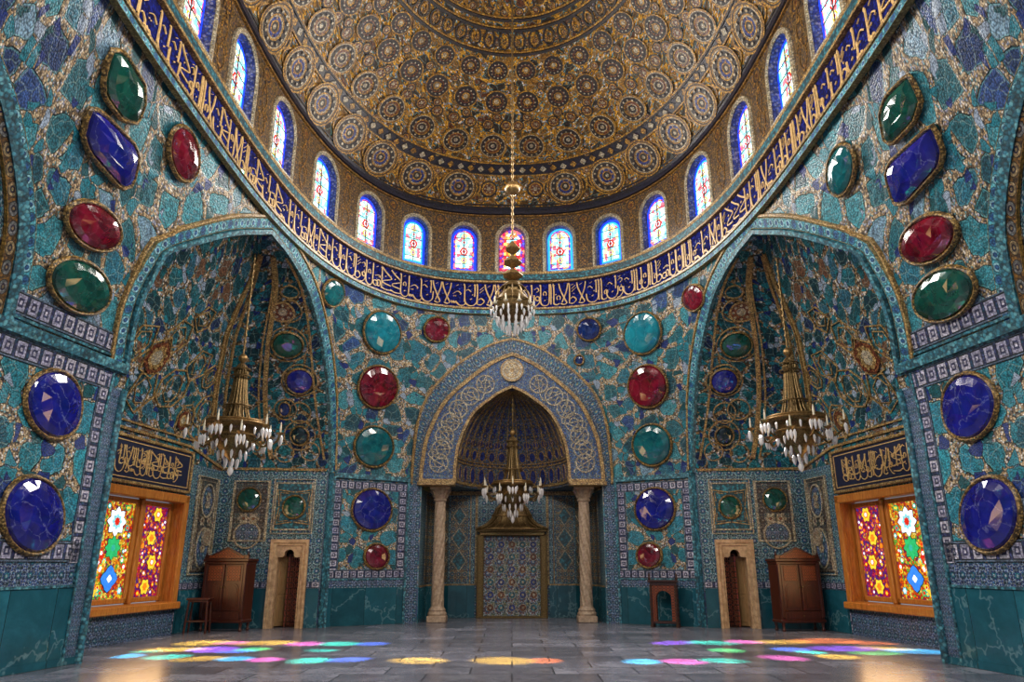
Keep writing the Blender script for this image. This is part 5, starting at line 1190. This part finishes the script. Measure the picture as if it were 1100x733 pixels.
# ---------------------------------------------------------------- chandeliers
b=MB(); q=[(0,0),(.016,-.02),(.026,-.05),(.022,-.10),(.012,-.14),(0,-.165)]; b.lathe([(max(r_,.001),z) for r_,z in q],(0,0,0),6); _c=b.build('crystal',MA['crystal']); CRY=_c.data; bpy.data.objects.remove(_c)
def crystal(parent,p,s_):
    o=bpy.data.objects.new('crystal',CRY); COL.objects.link(o); o.parent=parent; o.location=(p[0],p[1],p[2]); o.scale=(s_*.95,s_*.95,s_*.9)
def chandelier(label,x,y,ztop,zball,zbot,R,group='gilt crystal chandeliers',ball2=None,slim=False):
    root=thing('chandelier',label,'chandelier',(x,y,zbot),group,side=1); H=zball-zbot; zz=lambda t: zball-H*t
    B=lambda f,nm,m,sm=50,par=root: (lambda b:(f(b),b.build(nm,MA[m],par,smooth=sm,side=1))[1])(MB())
    B(lambda b:(b.tube([(x,y,ztop),(x,y,zz(.04))],.022,6),[b.lathe([(.02,-.05),(.04,0),(.02,.05)],(x,y,z),6) for z in np.arange(zz(0)+.3,ztop,.16)]),'chain','brass')
    B(lambda b:b.lathe([(.0,.1),(.05,.09),(.09,.04),(.1,0),(.09,-.05),(.05,-.09),(.03,-.14),(0,-.15)],(x,y,zz(.03)),14),'ball','gold',60)
    if ball2: B(lambda b:b.lathe([(.0,.16),(.08,.13),(.14,.06),(.16,0),(.14,-.06),(.08,-.13),(.0,-.16)],(x,y,ball2),16,fn=lambda a,z:1+.05*math.cos(8*a)),'upper_ball','gold',60)
    def tower(b):
        pr=[(.05,.08),(.12,.10),(.17,.13),(.19,.17),(.15,.19),(.17,.22),(.19,.3),(.23,.38),(.27,.44),(.32,.5),(.38,.55),(.44,.575)]
        b.lathe([(r_*R*.42,-t*H) for r_,t in pr],(x,y,zball),14,cap=False)
        for k in range(18):
            t0=2*PI*k/18; b.tube([(x+r_*R*.8*math.cos(t0),y+r_*R*.8*math.sin(t0),zball-t*H) for r_,t in pr],.02*R,5)
        for t,r_ in ((.13,.2),(.19,.22),(.44,.3)): b.tube([(x+r_*R*math.cos(a),y+r_*R*math.sin(a),zz(t)) for a in np.linspace(0,2*PI,25)[:-1]],.022*R,5,closed=True)
    B(tower,'tower','brass')
    B(lambda b:(b.lathe([(.30*R,zz(.56)),(.62*R,zz(.575)),(.66*R,zz(.59)),(.64*R,zz(.61)),(.5*R,zz(.625)),(.42*R,zz(.66)),(.44*R,zz(.70)),(.36*R,zz(.76)),(.22*R,zz(.82)),(.1*R,zz(.86)),(.03*R,zz(.89))],(x,y,0),28,fn=lambda a,z:1+.03*math.cos(14*a))),'bowl','brass')
    B(lambda b:[b.tube([(x+r_*R*math.cos(a),y+r_*R*math.sin(a),zz(t)) for a in np.linspace(0,2*PI,33)[:-1]],.028*R,6,closed=True) for r_,t in ((.66,.59),(.62,.57),(.45,.68))],'rim','gold')
    n=12
    for k in range(n):
        t=2*PI*k/n; c,s_=math.cos(t),math.sin(t); tip=(1.0 if k%2 else .8)*R; zt=.64 if k%2 else .7
        arm=B(lambda b:b.tube([(x+r_*c,y+r_*s_,zz(h)) for r_,h in curve([(.4*R,.7),(.6*R,.75),(tip-.1*R,zt+.07),(tip,zt)],9)],.02*R+.004,5),'arm','brass')
        B(lambda b:(b.lathe([(.02,-.02),(.05*R+.02,.02),(.07*R+.02,.04),(.03,.05),(.025,.06)],(x+tip*c,y+tip*s_,zz(zt)),10)),'drip_pan','gold',50,arm)
        B(lambda b:(b.lathe([(.022,.05),(.022,.2),(.012,.22),(.016,.25),(.001,.3)],(x+tip*c,y+tip*s_,zz(zt)),7)),'candle','candle',50,arm)
        for q in range(3 if not slim else 2):
            an=t+(q-1)*.09; crystal(root,((tip+.02)*math.cos(an),(tip+.02)*math.sin(an),zz(zt)-zbot-.02),1.25*R+.35)
    for r_,t,cn,s_ in ((.6,.62,14,1.2),(.44,.72,12,1.35),(.3,.8,10,1.4),(.14,.86,6,1.5)):
        for k in range(cn):
            a=2*PI*k/cn; crystal(root,(r_*R*math.cos(a),r_*R*math.sin(a),zz(t)-zbot),s_*(R*.8+.25))
    B(lambda b:b.lathe([(.001,.0),(.05*R,.05),(.07*R,.12),(.04*R,.2),(.02*R,.26)],(x,y,zbot),10),'pendant','crystal',60)
    return root
chandelier('gilt crystal chandelier hanging in the left alcove arch',-6.1,15.75,8.95,6.15,3.42,.98)
chandelier('gilt crystal chandelier hanging in the right alcove arch',6.27,15.75,8.95,6.3,3.5,.98)
chandelier('gilt crystal chandelier hanging inside the prayer niche, in front of the hood',0.02,22.0,6.72,5.55,2.75,.95)
def crown_chandelier():
    x,y=.01,12.7; root=thing('chandelier','small gilt crown chandelier on the long chain from the dome','chandelier',(x,y,5.55),'gilt crystal chandeliers')
    def B(f,nm,m,sm=50,par=root):
        b=MB(); f(b); return b.build(nm,MA[m],par,smooth=sm)
    B(lambda b:(b.tube([(x,y,16.9),(x,y,7.6)],.018,6),[b.lathe([(.018,-.05),(.03,0),(.018,.05)],(x,y,z),6) for z in np.arange(7.7,16.8,.14)]),'chain','brass')
    B(lambda b:b.lathe([(.0,.15),(.08,.12),(.13,.06),(.15,0),(.13,-.06),(.08,-.12),(.0,-.16)],(x,y,8.68),16,fn=lambda a,z:1+.06*math.cos(10*a)),'hanging_ball','gold',60)
    for z,r_ in ((7.38,.14),(7.1,.17),(6.83,.19)):
        B(lambda b:b.lathe([(.02,.16),(.05,.12),(r_*.55,.09),(r_*.9,.03),(r_,0),(r_*.8,-.05),(r_*.4,-.08),(.03,-.12),(.02,-.15)],(x,y,z),14,fn=lambda a,q:1+.07*math.cos(7*a)),'finial_tier','gold')
    def crown(b):
        pr=[(.06,6.72),(.15,6.66),(.2,6.58),(.17,6.52),(.2,6.46),(.27,6.38),(.31,6.3),(.32,6.24),(.29,6.18),(.31,6.1),(.27,6.02),(.17,5.95),(.06,5.9)]
        b.lathe(pr,(x,y,0),24,fn=lambda a,z:1+.05*math.cos(12*a))
        for z,r_ in ((6.58,.21),(6.3,.33),(6.12,.33)): b.tube([(x+r_*math.cos(a),y+r_*math.sin(a),z) for a in np.linspace(0,2*PI,29)[:-1]],.02,5,closed=True)
        for k in range(12):
            t=k*PI/6; b.tube([(x+r_*math.cos(t),y+r_*math.sin(t),z) for r_,z in ((.2,6.6),(.29,6.5),(.35,6.36),(.34,6.28))],.014,5)
    B(crown,'crown','brass')
    for k in range(10):
        t=2*PI*k/10; c,s_=math.cos(t),math.sin(t)
        arm=B(lambda b:b.tube([(x+r_*c,y+r_*s_,z) for r_,z in ((.26,6.1),(.34,6.04),(.4,6.1),(.4,6.18))],.013,5),'arm','brass')
        B(lambda b:b.lathe([(.01,-.01),(.04,.01),(.045,.025),(.018,.03),(.016,.12),(.001,.16)],(x+.4*c,y+.4*s_,6.18),8),'candle','candle',50,arm)
        for q in (-1,1): crystal(root,(.4*math.cos(t+q*.12),.4*math.sin(t+q*.12),6.14-5.55),.85)
    for r_,z,cn,s_ in ((.34,6.08,14,1.0),(.28,5.98,14,1.1),(.2,5.9,10,1.2),(.1,5.84,6,1.35)):
        for k in range(cn):
            a=2*PI*k/cn; crystal(root,(r_*math.cos(a),r_*math.sin(a),z-5.55),s_)
crown_chandelier()
WORLD=0.42
WIN_W=125
BIGWIN_W=60
SPOT_W=85000
EXPO=0.0
SPOTS=[(-6.53, 16.56, 'Yc', 0.66),
(-5.96, 16.56, 'Pk', 0.41),
(-5.21, 16.56, 'Yc', 0.6),
(-4.36, 16.37, 'Pk', 0.48),
(-3.62, 16.37, 'Tl', 0.52),
(-2.94, 16.37, 'Bl', 0.41),
(-6.67, 15.33, 'Yc', 0.52),
(-5.85, 15.33, 'Pu', 0.59),
(-5.1, 15.33, 'Gr', 0.42),
(-5.28, 15.01, 'Bl', 0.37),
(-3.69, 15.17, 'Tl', 0.31),
(-7.07, 14.28, 'Cy', 0.42),
(-6.22, 14.14, 'Tl', 0.42),
(-5.52, 13.87, 'Yc', 0.44),
(-4.91, 13.87, 'Cy', 0.41),
(-4.34, 13.74, 'Pk', 0.4),
(-3.51, 13.61, 'Tl', 0.43),
(-2.86, 13.74, 'Bl', 0.4),
(-1.62, 13.61, 'Yc', 0.52),
(-0.16, 13.61, 'Yc', 0.61),
(0.57, 13.61, 'Or', 0.37),
(-6.98, 15.01, 'Tl', 0.27),
(3.41, 16.56, 'Pu', 0.45),
(4.26, 16.56, 'Tl', 0.53),
(5.01, 16.75, 'Pk', 0.46),
(5.81, 16.75, 'Yc', 0.57),
(6.79, 16.95, 'Or', 0.69),
(7.52, 16.56, 'Or', 0.49),
(4.16, 15.17, 'Gr', 0.41),
(5.49, 15.33, 'Bl', 0.45),
(6.56, 15.49, 'Pu', 0.6),
(7.39, 15.49, 'Yc', 0.46),
(2.24, 13.49, 'Cy', 0.4),
(2.96, 13.49, 'Pk', 0.46),
(3.64, 13.61, 'Tl', 0.4),
(4.83, 14.0, 'Pk', 0.44),
(5.89, 14.14, 'Yc', 0.45),
(6.83, 14.71, 'Gr', 0.4),
(7.78, 15.01, 'Cy', 0.54),
(5.67, 14.86, 'Tl', 0.3)]
# ---------------------------------------------------------------- camera, daylight
cam=bpy.data.cameras.new('camera'); co=bpy.data.objects.new('camera',cam); COL.objects.link(co)
cam.sensor_width=36; cam.lens=36*775/1100; cam.clip_end=200; co.location=(0,0,1.6); co.rotation_euler=(math.radians(90+17.2),0,0); SC.camera=co
w=bpy.data.worlds.new('sky'); SC.world=w; w.use_nodes=True; bg=w.node_tree.nodes['Background']; bg.inputs[0].default_value=(.80,.88,1,1); bg.inputs[1].default_value=WORLD
def light(nm,kind,loc,power,col,target=None,**k):
    l=bpy.data.lights.new(nm,kind); l.energy=power; l.color=col
    for a,v in k.items(): setattr(l,a,v)
    o=bpy.data.objects.new(nm,l); COL.objects.link(o); o.location=loc
    if target is not None: o.rotation_euler=(Vector(target)-Vector(loc)).to_track_quat('-Z','Y').to_euler()
    return o
# daylight coming in through the drum windows, seen and unseen
for p,n in WINP:
    q=p+n*.6; light('window_daylight','AREA',tuple(q),WIN_W,(1,.93,.84),tuple(q+n*4+V(0,0,-1.6)),shape='RECTANGLE',size=.8,size_y=1.3,spread=math.radians(150))
for a in (16.2,18.6,21,23.5,26):
    for g in (1,-1):
        p,r,up,n,_,_=frame(drum,g*a,11.2); q=p+n*.6; light('window_daylight','AREA',tuple(q),WIN_W*1.3,(1,.95,.88),tuple(q+n*4+V(0,0,-2.2)),shape='RECTANGLE',size=1.0,size_y=1.4,spread=math.radians(170))
# daylight glowing in through the two big stained windows
for g in (1,-1):
    light('stained_window_glow','AREA',(g*-8.05,16.9,1.9),BIGWIN_W,(1,.62,.28),(0,16.5,1.0),shape='RECTANGLE',size=2.4,size_y=2.0)
# sunbeams tinted by the panes of the drum, falling on the floor
Yc=(1,.58,.05);Pk=(1,.14,.5);Tl=(.03,.9,.55);Bl=(.1,.25,1);Or=(1,.22,.04);Pu=(.4,.12,1);Gr=(.12,.9,.22);Cy=(.06,.65,1)
BEAMS=SPOTS
for k,(x,y,cn,r_) in enumerate(BEAMS):
    def clear(s_):                        # how far the beam passes from the hanging chandeliers
        T_=V(x,y,0); u=nrm(T_-s_); return min(np.linalg.norm(np.cross(u,V(cx,cy,cz)-s_))-cr for cx,cy,cz,cr in ((0,12.7,6.2,.5),(0,12.7,7.2,.3),(-6.1,15.75,4.6,1.2),(6.27,15.75,4.6,1.2),(0,22,3.9,1.1)))
    src=next(s_ for s_ in [WINP[(k*4+2+q)%len(WINP)][0]+WINP[(k*4+2+q)%len(WINP)][1]*.5 for q in range(15)] if clear(s_)>r_+.2)
    T=V(x,y,0); d=np.linalg.norm(T-src); l=light('tinted_sunbeam','SPOT',tuple(src),SPOT_W*(d/14)**2,globals()[cn],tuple(T),spot_size=2*math.atan(r_/d),spot_blend=.75,shadow_soft_size=.01)
vs=SC.view_settings; vs.view_transform='Standard'; vs.look='None'; vs.exposure=EXPO; vs.gamma=1; vs.use_curve_mapping=False
SC.cycles.use_denoising=True; SC.cycles.max_bounces=6; SC.cycles.diffuse_bounces=3; SC.cycles.glossy_bounces=3; SC.cycles.transmission_bounces=5; SC.cycles.caustics_reflective=False; SC.cycles.caustics_refractive=False; SC.cycles.sample_clamp_indirect=4
